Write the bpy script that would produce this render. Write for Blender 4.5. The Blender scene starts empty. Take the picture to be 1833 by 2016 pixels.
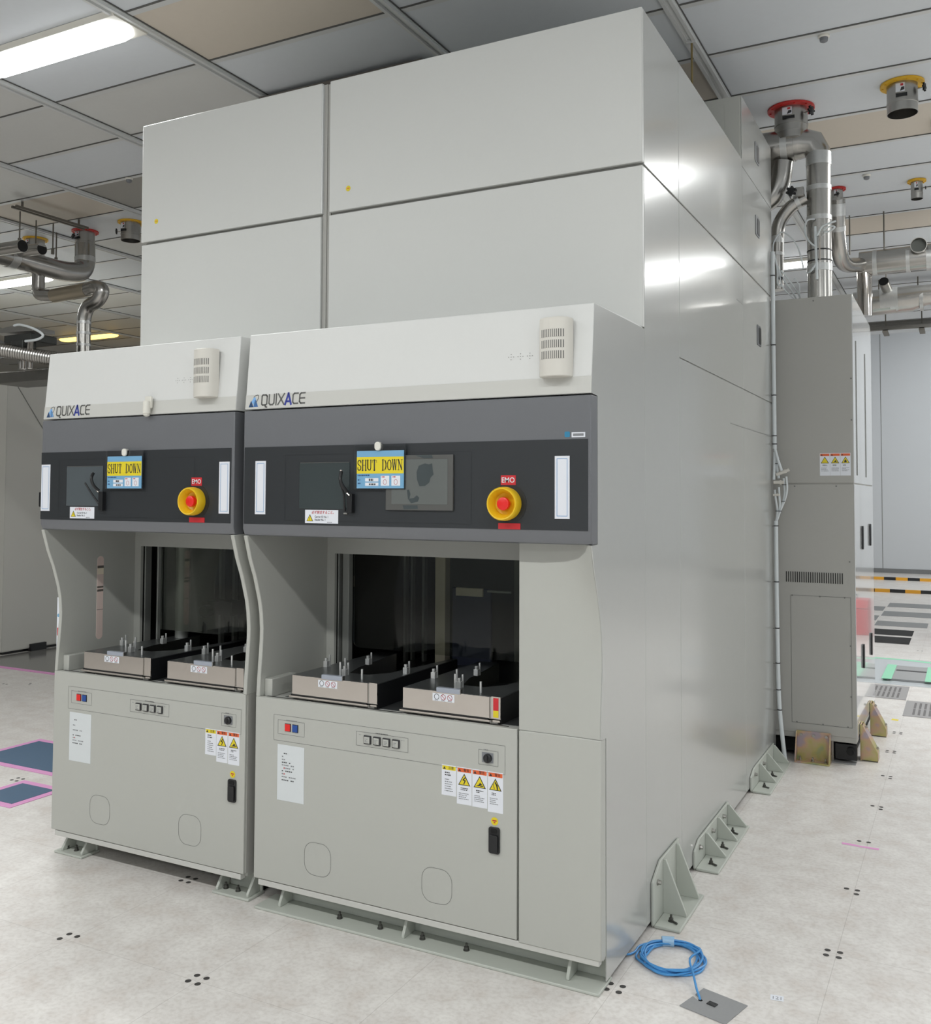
import bpy, bmesh, math, random
from mathutils import Vector, Matrix

scene = bpy.context.scene
COL = scene.collection
random.seed(4)
PI = math.pi

# ------------------------------------------------------------------ camera
def setup_camera():
    F, CXP, CYP, W, H = 1879.66, 916.5, 901.0, 1833.0, 2016.0
    yaw, pitch, roll = -0.481685, 0.0407889, 0.0042474
    cy, sy = math.cos(yaw), math.sin(yaw)
    f = Vector((sy*math.cos(pitch), cy*math.cos(pitch), math.sin(pitch)))
    r = Vector((cy, -sy, 0.0))
    u = r.cross(f)
    r2 = math.cos(roll)*r + math.sin(roll)*u
    u2 = -math.sin(roll)*r + math.cos(roll)*u
    cam = bpy.data.cameras.new('camera')
    ob = bpy.data.objects.new('camera', cam)
    COL.objects.link(ob)
    m = Matrix((( r2.x, u2.x, -f.x, 1.046), (r2.y, u2.y, -f.y, -2.95), (r2.z, u2.z, -f.z, 1.58), (0, 0, 0, 1)))
    ob.matrix_world = m
    cam.sensor_fit = 'HORIZONTAL'
    cam.sensor_width = 36.0
    cam.lens = F/W*36.0
    cam.shift_x = 0.0
    cam.shift_y = (CYP - H/2)/W
    cam.clip_start = 0.05
    cam.clip_end = 100
    scene.camera = ob
setup_camera()

# ------------------------------------------------------------------ view, world, light levels
scene.view_settings.view_transform = 'Standard'
scene.view_settings.look = 'None'
scene.view_settings.gamma = 1.0
scene.view_settings.use_curve_mapping = False
scene.view_settings.exposure = -0.45
try:
    scene.cycles.max_bounces = 10
    scene.cycles.diffuse_bounces = 6
    scene.cycles.glossy_bounces = 5
    scene.cycles.transparent_max_bounces = 12
except Exception:
    pass
world = bpy.data.worlds.new('world')
scene.world = world
world.use_nodes = True
world.node_tree.nodes['Background'].inputs[0].default_value = (0.8, 0.86, 1.0, 1)
world.node_tree.nodes['Background'].inputs[1].default_value = 0.05

LAMP_W = 62.0          # watts of one ceiling lamp
LAMP_TINT = (0.975, 0.985, 0.97)
DIFFUSER = 9.0         # brightness of the lamp covers
ZC = 4.05              # ceiling height
# ceiling lamps: centre x, centre y, key
LAMPS = [(-3.38, 0.55, 'a'), (-8.62, 4.30, 'b'), (1.52, 4.0, 'c'), (1.58, 7.0, 'd'), (-0.88, 7.40, 'e'),
         (-6.0, -3.12, 'f'), (-3.40, -3.12, 'f'), (-0.88, -3.12, 'f'), (1.66, -3.12, 'f'), (4.2, -3.12, 'f'),
         (-3.40, -6.80, 'f'), (1.66, -6.80, 'f'), (4.9, 0.59, 'f'), (4.2, 4.30, 'f'), (4.2, 7.40, 'f'), (-12.6, 0.59, 'f')]

# ------------------------------------------------------------------ materials
def lin(c):
    r = []
    for v in c[:3]:
        v = v/255.0
        r.append(v/12.92 if v <= 0.04045 else ((v+0.055)/1.055)**2.4)
    return (r[0], r[1], r[2], 1.0)
MATS = {}
def mat(name, col, rough=0.5, metal=0.0, spec=0.5, noise=0.0, nscale=30.0, bump=0.0, bscale=300.0, emit=None, estr=0.0, coat=0.0):
    if name in MATS:
        return MATS[name]
    m = bpy.data.materials.new(name)
    m.use_nodes = True
    nt = m.node_tree
    b = nt.nodes['Principled BSDF']
    b.inputs['Base Color'].default_value = lin(col)
    b.inputs['Roughness'].default_value = rough
    b.inputs['Metallic'].default_value = metal
    b.inputs['Specular IOR Level'].default_value = spec
    b.inputs['Coat Weight'].default_value = coat
    if emit is not None:
        b.inputs['Emission Color'].default_value = lin(emit)
        b.inputs['Emission Strength'].default_value = estr
    if noise > 0 or bump > 0:
        tc = nt.nodes.new('ShaderNodeTexCoord')
    if noise > 0:
        n = nt.nodes.new('ShaderNodeTexNoise')
        n.inputs['Scale'].default_value = nscale
        n.inputs['Detail'].default_value = 4
        nt.links.new(tc.outputs['Object'], n.inputs['Vector'])
        mx = nt.nodes.new('ShaderNodeMix')
        mx.data_type = 'RGBA'
        c = lin(col)
        mx.inputs[6].default_value = tuple(v*(1-noise) for v in c[:3]) + (1,)
        mx.inputs[7].default_value = tuple(min(1, v*(1+noise)) for v in c[:3]) + (1,)
        nt.links.new(n.outputs['Fac'], mx.inputs[0])
        nt.links.new(mx.outputs[2], b.inputs['Base Color'])
    if bump > 0:
        n2 = nt.nodes.new('ShaderNodeTexNoise')
        n2.inputs['Scale'].default_value = bscale
        nt.links.new(tc.outputs['Object'], n2.inputs['Vector'])
        bp = nt.nodes.new('ShaderNodeBump')
        bp.inputs['Strength'].default_value = bump
        bp.inputs['Distance'].default_value = 0.001
        nt.links.new(n2.outputs['Fac'], bp.inputs['Height'])
        nt.links.new(bp.outputs['Normal'], b.inputs['Normal'])
    MATS[name] = m
    return m

UPPER = mat('paint_pale_grey', (209, 210, 207), 0.42, noise=0.012, nscale=60, bump=0.06, bscale=500)
PAINT = mat('paint_light_grey', (181, 182, 176), 0.42, noise=0.012, nscale=60, bump=0.06, bscale=500)
PAINTD = mat('paint_light_grey_matt', (176, 177, 172), 0.55, noise=0.015, nscale=40)
SIDE = mat('paint_gloss_side', (176, 177, 174), 0.20, spec=0.62, coat=0.35, noise=0.01, nscale=20)
MATS['paint_gloss_side'].node_tree.nodes['Principled BSDF'].inputs['Coat Roughness'].default_value = 0.10
CABP = mat('paint_cabinet', (170, 169, 164), 0.5, noise=0.015, nscale=40)
CABS = mat('paint_cabinet_gloss', (205, 207, 208), 0.10, spec=0.6, coat=0.5)
HOOD = mat('hood_white', (214, 215, 213), 0.45, noise=0.01, nscale=50)
HOODB = mat('hood_band', (198, 198, 193), 0.5)
CAP = mat('cap_grey', (107, 109, 113), 0.45, noise=0.015, nscale=80)
DARK = mat('control_dark', (44, 47, 50), 0.38, noise=0.02, nscale=80)
DARK2 = mat('control_darker', (36, 39, 42), 0.35)
SCREEN = mat('screen_glass', (58, 66, 67), 0.12, spec=0.6)
MONF = mat('monitor_bezel', (86, 86, 84), 0.4)
MONS = mat('monitor_film', (98, 102, 100), 0.35, noise=0.05, nscale=12)
MOND = mat('monitor_smudge', (64, 72, 74), 0.3)
GAP = mat('gap_dark', (40, 40, 40), 0.8)
CGAP = mat('ceiling_joint', (92, 92, 90), 0.8)
SEAM = mat('seam_line', (120, 121, 118), 0.7)
LINE = mat('printed_line', (128, 129, 126), 0.7)
BLACK = mat('black_plastic', (24, 25, 27), 0.4)
VBLACK = mat('black_void', (10, 10, 11), 0.8)
INTER = mat('interior_dark', (104, 108, 103), 0.5)
INTER2 = mat('interior_grey', (150, 152, 148), 0.35, metal=0.3)
BEIGE = mat('interior_beige', (244, 232, 210), 0.5)
NAVY = mat('interior_navy', (60, 66, 92), 0.5)
CHROME = mat('polished_steel', (196, 190, 184), 0.07, metal=1.0)
STEEL = mat('brushed_steel', (176, 174, 170), 0.30, metal=1.0, noise=0.05, nscale=60)
PIN = mat('pin_steel', (214, 215, 214), 0.28, metal=0.6)
DUCT = mat('duct_steel', (176, 174, 170), 0.26, metal=1.0, noise=0.10, nscale=14)
DUCTD = mat('duct_steel_dark', (128, 126, 122), 0.35, metal=1.0, noise=0.10, nscale=14)
TAPEAL = mat('duct_tape_silver', (200, 201, 200), 0.38, metal=0.75, noise=0.08, nscale=50, bump=0.3, bscale=120)
DECK = mat('tray_top_dark', (112, 115, 116), 0.28, metal=0.7)
REDF = mat('flange_red', (196, 46, 42), 0.45)
YELF = mat('flange_yellow', (226, 178, 40), 0.45)
YELLOW = mat('yellow_plastic', (232, 190, 30), 0.4)
YSTK = mat('yellow_sticker', (226, 206, 38), 0.5)
RED = mat('red_plastic', (228, 34, 30), 0.35)
REDL = mat('red_label', (202, 42, 50), 0.5)
ORANGE = mat('orange_label', (222, 100, 52), 0.5)
WHITE = mat('white_label', (226, 229, 236), 0.5)
WHITEP = mat('white_paper', (214, 219, 221), 0.45)
WHITEPL = mat('white_plastic', (226, 224, 215), 0.35)
IVORY = mat('ivory_plastic', (214, 211, 203), 0.38)
PINK = mat('pink_tape', (222, 156, 204), 0.6)
BLUEMAT = mat('blue_plate', (66, 96, 124), 0.55, noise=0.03, nscale=60)
BLUEC = mat('blue_cable', (72, 146, 208), 0.35)
BLUE = mat('blue_button', (30, 74, 150), 0.4)
SKY = mat('sign_blue', (116, 168, 204), 0.5)
STRIPB = mat('strip_blue_line', (130, 166, 206), 0.5)
LOGOG = mat('logo_grey', (92, 92, 90), 0.5)
LOGOB = mat('logo_blue', (48, 60, 150), 0.5)
LOGO1 = mat('emblem_navy', (22, 62, 104), 0.5)
LOGO2 = mat('emblem_light', (120, 172, 226), 0.5)
LOGO3 = mat('emblem_mid', (62, 120, 196), 0.5)
INK = mat('ink_dark', (52, 52, 54), 0.6)
INKG = mat('ink_grey', (128, 130, 134), 0.6)
INKR = mat('ink_red', (190, 52, 56), 0.6)
GREYPL = mat('grey_floor_plate', (146, 147, 148), 0.45, metal=0.1, noise=0.05, nscale=90)
GRATE = mat('floor_grate', (150, 148, 148), 0.5, metal=0.2)
GTILE = mat('grey_floor_tile', (128, 130, 131), 0.55, noise=0.03, nscale=40)
GREEN = mat('green_tape', (140, 208, 174), 0.5)
CABLEW = mat('white_cable', (214, 220, 222), 0.45)
ROD = mat('threaded_rod', (120, 116, 108), 0.5, metal=0.6)
BRASSROD = mat('brass_rod', (140, 124, 84), 0.5, metal=0.5)
ALU = mat('ceiling_rail', (214, 216, 216), 0.4, metal=0.2)
CLIP = mat('ceiling_panel_blue', (216, 221, 226), 0.45, noise=0.02, nscale=25)
CLIG = mat('ceiling_panel_grey', (210, 211, 209), 0.45, noise=0.02, nscale=25)
CLIB = mat('ceiling_panel_beige', (208, 199, 186), 0.5, noise=0.02, nscale=25)
CLID = mat('ceiling_panel_dark', (160, 158, 152), 0.6)
WALLM = mat('wall_white', (214, 218, 222), 0.35, noise=0.01, nscale=5)
PART = mat('partition_grey', (186, 185, 179), 0.5, noise=0.01, nscale=10)
DARKFL = mat('dark_floor_sheet', (120, 119, 116), 0.15, spec=0.6)
BROWN = mat('channel_brown', (96, 90, 84), 0.6)

def gold_mat():
    m = bpy.data.materials.new('zinc_plate_gold'); m.use_nodes = True
    nt = m.node_tree; b = nt.nodes['Principled BSDF']
    b.inputs['Metallic'].default_value = 0.35; b.inputs['Roughness'].default_value = 0.45
    tc = nt.nodes.new('ShaderNodeTexCoord'); n = nt.nodes.new('ShaderNodeTexNoise')
    n.inputs['Scale'].default_value = 9; n.inputs['Detail'].default_value = 2
    nt.links.new(tc.outputs['Object'], n.inputs['Vector'])
    r = nt.nodes.new('ShaderNodeValToRGB')
    e = r.color_ramp.elements
    e[0].position = 0.34; e[0].color = lin((172, 158, 166))
    e[1].position = 0.66; e[1].color = lin((150, 162, 128))
    for p, c in ((0.43, (198, 164, 136)), (0.50, (190, 174, 130)), (0.57, (184, 174, 112))):
        x = e.new(p); x.color = lin(c)
    nt.links.new(n.outputs['Fac'], r.inputs['Fac'])
    nt.links.new(r.outputs['Color'], b.inputs['Base Color'])
    return m
GOLD = gold_mat()

def glass_mat(name, tint, gloss=0.10, rough=0.03):
    m = bpy.data.materials.new(name); m.use_nodes = True
    nt = m.node_tree; nt.nodes.clear()
    out = nt.nodes.new('ShaderNodeOutputMaterial')
    tr = nt.nodes.new('ShaderNodeBsdfTransparent'); tr.inputs[0].default_value = lin(tint)
    gl = nt.nodes.new('ShaderNodeBsdfGlossy'); gl.inputs['Roughness'].default_value = rough
    gl.inputs[0].default_value = (1, 1, 1, 1)
    fr = nt.nodes.new('ShaderNodeFresnel'); fr.inputs[0].default_value = 1.45
    mu = nt.nodes.new('ShaderNodeMath'); mu.operation = 'MULTIPLY'; mu.inputs[1].default_value = gloss/0.04
    cl = nt.nodes.new('ShaderNodeClamp')
    mix = nt.nodes.new('ShaderNodeMixShader')
    nt.links.new(fr.outputs[0], mu.inputs[0]); nt.links.new(mu.outputs[0], cl.inputs[0])
    nt.links.new(cl.outputs[0], mix.inputs[0]); nt.links.new(tr.outputs[0], mix.inputs[1])
    nt.links.new(gl.outputs[0], mix.inputs[2]); nt.links.new(mix.outputs[0], out.inputs[0])
    return m
TINT = glass_mat('tinted_acrylic', (232, 234, 230), 0.018)
SLEEVE = glass_mat('clear_sleeve', (216, 218, 220), 0.06, 0.15)
FILM = glass_mat('plastic_sheet', (206, 212, 216), 0.10, 0.2)

def floor_mat():
    m = bpy.data.materials.new('floor_vinyl_tile'); m.use_nodes = True
    nt = m.node_tree; b = nt.nodes['Principled BSDF']; L = nt.links
    b.inputs['Roughness'].default_value = 0.32
    tc = nt.nodes.new('ShaderNodeTexCoord')
    n1 = nt.nodes.new('ShaderNodeTexNoise'); n1.inputs['Scale'].default_value = 7; n1.inputs['Detail'].default_value = 6; n1.inputs['Roughness'].default_value = 0.65
    n2 = nt.nodes.new('ShaderNodeTexNoise'); n2.inputs['Scale'].default_value = 60; n2.inputs['Detail'].default_value = 3
    L.new(tc.outputs['Object'], n1.inputs['Vector']); L.new(tc.outputs['Object'], n2.inputs['Vector'])
    r = nt.nodes.new('ShaderNodeValToRGB'); e = r.color_ramp.elements
    e[0].position = 0.32; e[0].color = lin((211, 204, 198)); e[1].position = 0.66; e[1].color = lin((229, 226, 222))
    x = e.new(0.48); x.color = lin((219, 215, 211))
    L.new(n1.outputs['Fac'], r.inputs['Fac'])
    r2 = nt.nodes.new('ShaderNodeValToRGB'); e = r2.color_ramp.elements
    e[0].position = 0.36; e[0].color = (0.90, 0.89, 0.88, 1); e[1].position = 0.56; e[1].color = (1, 1, 1, 1)
    L.new(n2.outputs['Fac'], r2.inputs['Fac'])
    mm = nt.nodes.new('ShaderNodeMix'); mm.data_type = 'RGBA'; mm.blend_type = 'MULTIPLY'; mm.inputs[0].default_value = 1
    L.new(r.outputs[0], mm.inputs[6]); L.new(r2.outputs[0], mm.inputs[7])
    # tile joints
    sep = nt.nodes.new('ShaderNodeSeparateXYZ'); L.new(tc.outputs['Object'], sep.inputs[0])
    masks = []
    for ax, off, pitch in ((0, 0.020, 0.607), (1, 0.052, 0.5905)):
        a = nt.nodes.new('ShaderNodeMath'); a.operation = 'SUBTRACT'; a.inputs[1].default_value = off - 60*pitch
        L.new(sep.outputs[ax], a.inputs[0])
        d = nt.nodes.new('ShaderNodeMath'); d.operation = 'DIVIDE'; d.inputs[1].default_value = pitch; L.new(a.outputs[0], d.inputs[0])
        f = nt.nodes.new('ShaderNodeMath'); f.operation = 'FRACT'; L.new(d.outputs[0], f.inputs[0])
        l = nt.nodes.new('ShaderNodeMath'); l.operation = 'LESS_THAN'; l.inputs[1].default_value = 0.0035; L.new(f.outputs[0], l.inputs[0])
        masks.append(l)
    mx = nt.nodes.new('ShaderNodeMath'); mx.operation = 'MAXIMUM'; L.new(masks[0].outputs[0], mx.inputs[0]); L.new(masks[1].outputs[0], mx.inputs[1])
    sc = nt.nodes.new('ShaderNodeMath'); sc.operation = 'MULTIPLY'; sc.inputs[1].default_value = 0.30; L.new(mx.outputs[0], sc.inputs[0])
    m2 = nt.nodes.new('ShaderNodeMix'); m2.data_type = 'RGBA'
    L.new(sc.outputs[0], m2.inputs[0]); L.new(mm.outputs[2], m2.inputs[6]); m2.inputs[7].default_value = lin((110, 100, 92))
    L.new(m2.outputs[2], b.inputs['Base Color'])
    return m
FLOOR = floor_mat()

# ------------------------------------------------------------------ mesh builder
ORG = {}
TEXT_CACHE = {}
def text_polys(s, bold=0.0):
    key = (s, bold)
    if key in TEXT_CACHE:
        return TEXT_CACHE[key]
    cu = bpy.data.curves.new('tmp_text', 'FONT')
    cu.body = s; cu.size = 1.0; cu.offset = bold; cu.resolution_u = 3
    ob = bpy.data.objects.new('tmp_text', cu)
    COL.objects.link(ob)
    bpy.context.view_layer.update()
    dg = bpy.context.evaluated_depsgraph_get()
    me = bpy.data.meshes.new_from_object(ob.evaluated_get(dg))
    vs = [(v.co.x, v.co.y) for v in me.vertices]
    ps = [tuple(p.vertices) for p in me.polygons]
    bpy.data.objects.remove(ob); bpy.data.curves.remove(cu); bpy.data.meshes.remove(me)
    TEXT_CACHE[key] = (vs, ps)
    return vs, ps

class MB:
    def __init__(self):
        self.v = []; self.f = []; self.m = []; self.mats = []; self.closed = True
    def mi(self, m):
        if m not in self.mats:
            self.mats.append(m)
        return self.mats.index(m)
    def add(self, vs, fs, m):
        o = len(self.v); k = self.mi(m)
        self.v += [tuple(p) for p in vs]
        for f in fs:
            self.f.append(tuple(i+o for i in f)); self.m.append(k)
        return self
    def box(self, x0, x1, y0, y1, z0, z1, m):
        vs = [(x, y, z) for z in (z0, z1) for y in (y0, y1) for x in (x0, x1)]
        return self.add(vs, [(0, 2, 3, 1), (4, 5, 7, 6), (0, 1, 5, 4), (2, 6, 7, 3), (0, 4, 6, 2), (1, 3, 7, 5)], m)
    def poly(self, pts, m):
        return self.add(pts, [tuple(range(len(pts)))], m)
    def prism(self, prof, axis, a, b, m):
        n = len(prof)
        def P(p, t):
            return {'x': (t, p[0], p[1]), 'y': (p[0], t, p[1]), 'z': (p[0], p[1], t)}[axis]
        vs = [P(p, a) for p in prof] + [P(p, b) for p in prof]
        fs = [tuple(range(n-1, -1, -1)), tuple(range(n, 2*n))] + [(i, (i+1) % n, n+(i+1) % n, n+i) for i in range(n)]
        return self.add(vs, fs, m)
    def cyl(self, p0, p1, r, m, n=20, r2=None, caps=True):
        p0, p1 = Vector(p0), Vector(p1); d = (p1-p0).normalized()
        a = d.cross(Vector((0, 0, 1)) if abs(d.z) < 0.9 else Vector((1, 0, 0))).normalized(); b = d.cross(a)
        r2 = r if r2 is None else r2
        vs = []
        for c, q in ((p0, r), (p1, r2)):
            for i in range(n):
                t = 2*PI*i/n
                vs.append(c + a*math.cos(t)*q + b*math.sin(t)*q)
        fs = [(i, (i+1) % n, n+(i+1) % n, n+i) for i in range(n)]
        if caps:
            fs += [tuple(range(n-1, -1, -1)), tuple(range(n, 2*n))]
        return self.add(vs, fs, m)
    def tube(self, pts, r, m, n=12, caps=True, radii=None):
        pts = [Vector(p) for p in pts]; N = len(pts)
        tang = []
        for i in range(N):
            t = (pts[min(i+1, N-1)] - pts[max(i-1, 0)])
            tang.append(t.normalized())
        up = Vector((0, 0, 1)) if abs(tang[0].z) < 0.9 else Vector((1, 0, 0))
        a = tang[0].cross(up).normalized()
        vs = []
        for i in range(N):
            a = (a - tang[i]*a.dot(tang[i])).normalized()
            b = tang[i].cross(a)
            rr = radii[i] if radii else r
            for k in range(n):
                t = 2*PI*k/n
                vs.append(pts[i] + a*math.cos(t)*rr + b*math.sin(t)*rr)
        fs = [(i*n+k, i*n+(k+1) % n, (i+1)*n+(k+1) % n, (i+1)*n+k) for i in range(N-1) for k in range(n)]
        if caps:
            fs += [tuple(range(n-1, -1, -1)), tuple(range((N-1)*n, N*n))]
        return self.add(vs, fs, m)
    def lathe(self, c, axis, prof, m, n=28):
        c = Vector(c); d = Vector(axis).normalized()
        a = d.cross(Vector((0, 0, 1)) if abs(d.z) < 0.9 else Vector((1, 0, 0))).normalized(); b = d.cross(a)
        vs = []; P = len(prof)
        for r, h in prof:
            for i in range(n):
                t = 2*PI*i/n
                vs.append(c + d*h + a*math.cos(t)*r + b*math.sin(t)*r)
        fs = [(j*n+i, j*n+(i+1) % n, (j+1)*n+(i+1) % n, (j+1)*n+i) for j in range(P-1) for i in range(n)]
        return self.add(vs, fs, m)
    def disc(self, c, axis, r, m, n=20, ry=None):
        c = Vector(c); d = Vector(axis).normalized()
        a = d.cross(Vector((0, 0, 1)) if abs(d.z) < 0.9 else Vector((1, 0, 0))).normalized(); b = d.cross(a)
        ry = r if ry is None else ry
        return self.poly([c + a*math.cos(2*PI*i/n)*r + b*math.sin(2*PI*i/n)*ry for i in range(n)], m)
    # flat art on a plane that faces the front (-y): x to the right, z up
    def rect(self, x0, x1, z0, z1, y, m):
        return self.poly([(x0, y, z0), (x1, y, z0), (x1, y, z1), (x0, y, z1)], m)
    def frame(self, x0, x1, z0, z1, y, t, m):
        self.rect(x0, x1, z1-t, z1, y, m); self.rect(x0, x1, z0, z0+t, y, m)
        self.rect(x0, x0+t, z0+t, z1-t, y, m); self.rect(x1-t, x1, z0+t, z1-t, y, m)
        return self
    def tri(self, cx, z0, w, h, y, m):
        return self.poly([(cx-w/2, y, z0), (cx+w/2, y, z0), (cx, y, z0+h)], m)
    def stroke(self, pts, t, m, y=None, M=None):
        f = M if M else (lambda p: (p[0], y, p[1]))
        for (ax, az), (bx, bz) in zip(pts[:-1], pts[1:]):
            L = math.hypot(bx-ax, bz-az)
            if L < 1e-9: continue
            ux, uz = (bx-ax)/L, (bz-az)/L; nx, nz = -uz*t/2, ux*t/2; ex, ez = ux*t*0.42, uz*t*0.42
            self.poly([f((ax-ex+nx, az-ez+nz)), f((ax-ex-nx, az-ez-nz)), f((bx+ex-nx, bz+ez-nz)), f((bx+ex+nx, bz+ez+nz))], m)
        return self
    def text(self, s, x, z, size, y, m, bold=0.0, sx=1.0, centre=False, M=None, shear=0.0):
        vs, ps = text_polys(s, bold)
        if not vs: return self
        off = 0
        if centre:
            off = (max(v[0] for v in vs)+min(v[0] for v in vs))/2
        f = M if M else (lambda p: (p[0], y, p[1]))
        return self.add([f((x+(v[0]-off+shear*v[1])*size*sx, z+v[1]*size)) for v in vs], ps, m)
    def build(self, name, parent=None, label=None, cat=None, group=None, kind=None, bevel=0.0, smooth=True, origin=None, seg=2):
        me = bpy.data.meshes.new(name)
        o = Vector(origin) if origin is not None else (ORG[parent.name] if parent else Vector((0, 0, 0)))
        me.from_pydata([(p[0]-o.x, p[1]-o.y, p[2]-o.z) for p in self.v], [], self.f)
        for m in self.mats: me.materials.append(m)
        me.polygons.foreach_set('material_index', self.m)
        bm = bmesh.new(); bm.from_mesh(me)
        bmesh.ops.recalc_face_normals(bm, faces=bm.faces)
        bm.to_mesh(me); bm.free()
        me.update()
        if smooth:
            me.polygons.foreach_set('use_smooth', [True]*len(me.polygons))
            me.set_sharp_from_angle(angle=math.radians(32))
        ob = bpy.data.objects.new(name, me)
        COL.objects.link(ob)
        ORG[ob.name] = o
        if parent:
            ob.parent = parent
        else:
            ob.location = o
        if bevel > 0:
            md = ob.modifiers.new('bevel', 'BEVEL'); md.width = bevel; md.segments = seg; md.limit_method = 'ANGLE'; md.angle_limit = math.radians(40)
            md.harden_normals = False
        tag(ob, label, cat, group, kind)
        return ob

def tag(o, label=None, cat=None, group=None, kind=None):
    if label: o['label'] = label
    if cat: o['category'] = cat
    if group: o['group'] = group
    if kind: o['kind'] = kind
    return o
def thing(name, loc, label, cat, group=None):
    o = bpy.data.objects.new(name, None)
    COL.objects.link(o); o.location = loc; o.empty_display_size = 0.05
    ORG[o.name] = Vector(loc)
    return tag(o, label, cat, group)
def dup(root, loc, label=None, group=None):
    def rec(o, par):
        c = o.copy(); COL.objects.link(c)
        ORG[c.name] = Vector(loc)
        if par: c.parent = par
        for ch in o.children: rec(ch, c)
        return c
    c = rec(root, None); c.location = loc
    if label: c['label'] = label
    if group: c['group'] = group
    return c
def arc(c, r, a0, a1, n, u, w):
    c, u, w = Vector(c), Vector(u), Vector(w)
    return [c + u*(r*math.cos(a0+(a1-a0)*i/n)) + w*(r*math.sin(a0+(a1-a0)*i/n)) for i in range(n+1)]
def bend(pts, rad, n=6):
    """round the corners of a polyline"""
    pts = [Vector(p) for p in pts]; out = [pts[0]]
    for i in range(1, len(pts)-1):
        a, b, c = pts[i-1], pts[i], pts[i+1]
        d1, d2 = (a-b), (c-b); r = min(rad, d1.length*0.49, d2.length*0.49)
        p, q = b + d1.normalized()*r, b + d2.normalized()*r
        for k in range(n+1):
            t = k/n
            out.append(p*(1-t)**2 + b*2*t*(1-t) + q*t*t)
    out.append(pts[-1]); return out
def spline(pts, n=8):
    pts = [Vector(p) for p in pts]; out = []
    P = [pts[0]] + pts + [pts[-1]]
    for i in range(1, len(P)-2):
        a, b, c, d = P[i-1], P[i], P[i+1], P[i+2]
        for k in range(n):
            t = k/n
            out.append(0.5*((2*b) + (c-a)*t + (2*a-5*b+4*c-d)*t*t + (3*b-a-3*c+d)*t**3))
    out.append(pts[-1]); return out
def rrect(x0, x1, z0, z1, r, n=5):
    pts = []
    for cx, cz, a in ((x1-r, z1-r, 0), (x0+r, z1-r, PI/2), (x0+r, z0+r, PI), (x1-r, z0+r, 1.5*PI)):
        for k in range(n+1):
            t = a + PI/2*k/n
            pts.append((cx+r*math.cos(t), cz+r*math.sin(t)))
    return pts

# ================================================================== SETTING
XW0, XW1, YW0, YW1 = -15.0, 7.0, -9.0, 19.3
# floor, with the drilled corner holes of its tiles
def build_floor():
    b = MB()
    b.poly([(XW0, YW0, 0), (XW1, YW0, 0), (XW1, YW1, 0), (XW0, YW1, 0)], FLOOR)
    HOLE = mat('floor_hole', (62, 60, 58), 0.7)
    # tile corner clusters: x, y, dots present (left-front, left-back, right-front, right-back)
    cl = [(0.617, 0.64, '1111'), (0.618, 1.235, '0111'), (0.61, 1.839, '0101'), (0.622, 2.414, '0111'), (0.628, 3.02, '0111'), (0.612, 3.626, '1111'), (0.62, 4.17, '1111'),
          (-1.815, -0.522, '1101'), (-1.199, -0.53, '1111'), (0.022, 0.062, '1111'), (-1.81, 0.067, '1111'), (-2.42, 0.067, '0010'),
          (-3.64, 0.66, '1111'), (-3.03, -0.53, '0011'), (-6.08, 2.42, '1010'), (-5.9, 2.50, '0110'), (-4.86, 1.24, '0101'), (-4.25, 1.84, '0110'),
          (-0.59, -0.53, '0001'), (0.61, 6.55, '1010'), (1.22, 6.55, '0101'), (1.22, 4.2, '1111'), (0.61, 8.1, '1010'), (1.22, 1.24, '1111'), (1.22, 2.42, '1111'),
          (-2.42, -1.12, '1111'), (-3.64, -0.53, '1101'), (-4.86, 0.07, '1011')]
    for x, y, s in cl:
        for ch, (dx, dy) in zip(s, ((-1, -1), (-1, 1), (1, -1), (1, 1))):
            if ch == '1':
                b.disc((x+dx*0.0205, y+dy*0.0205, 0.0006), (0, 0, 1), 0.0105, HOLE, 18)
    b.build('floor', kind='structure', smooth=False)
build_floor()

def wall(name, pts, m):
    MB().poly(pts, m).build(name, kind='structure', smooth=False)
ZH = 5.6
wall('wall_left', [(XW0, YW0, 0), (XW0, YW1, 0), (XW0, YW1, ZH), (XW0, YW0, ZH)], PART)
wall('wall_right', [(XW1, YW0, 0), (XW1, YW1, 0), (XW1, YW1, ZH), (XW1, YW0, ZH)], WALLM)
wall('wall_front', [(XW0, YW0, 0), (XW1, YW0, 0), (XW1, YW0, ZH), (XW0, YW0, ZH)], WALLM)
def back_wall():
    b = MB()
    b.poly([(XW0, YW1, 0), (XW1, YW1, 0), (XW1, YW1, ZH), (XW0, YW1, ZH)], WALLM)
    for k in range(-10, 6):
        b.box(-0.53+1.2*k, -0.518+1.2*k, YW1-0.004, YW1, 0, ZH, LINE)
    b.build('wall_back', kind='structure', smooth=False)
back_wall()
MB().box(XW0, XW1, YW1-0.02, YW1, 0, 0.09, GTILE).build('baseboard_back', kind='structure')

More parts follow.
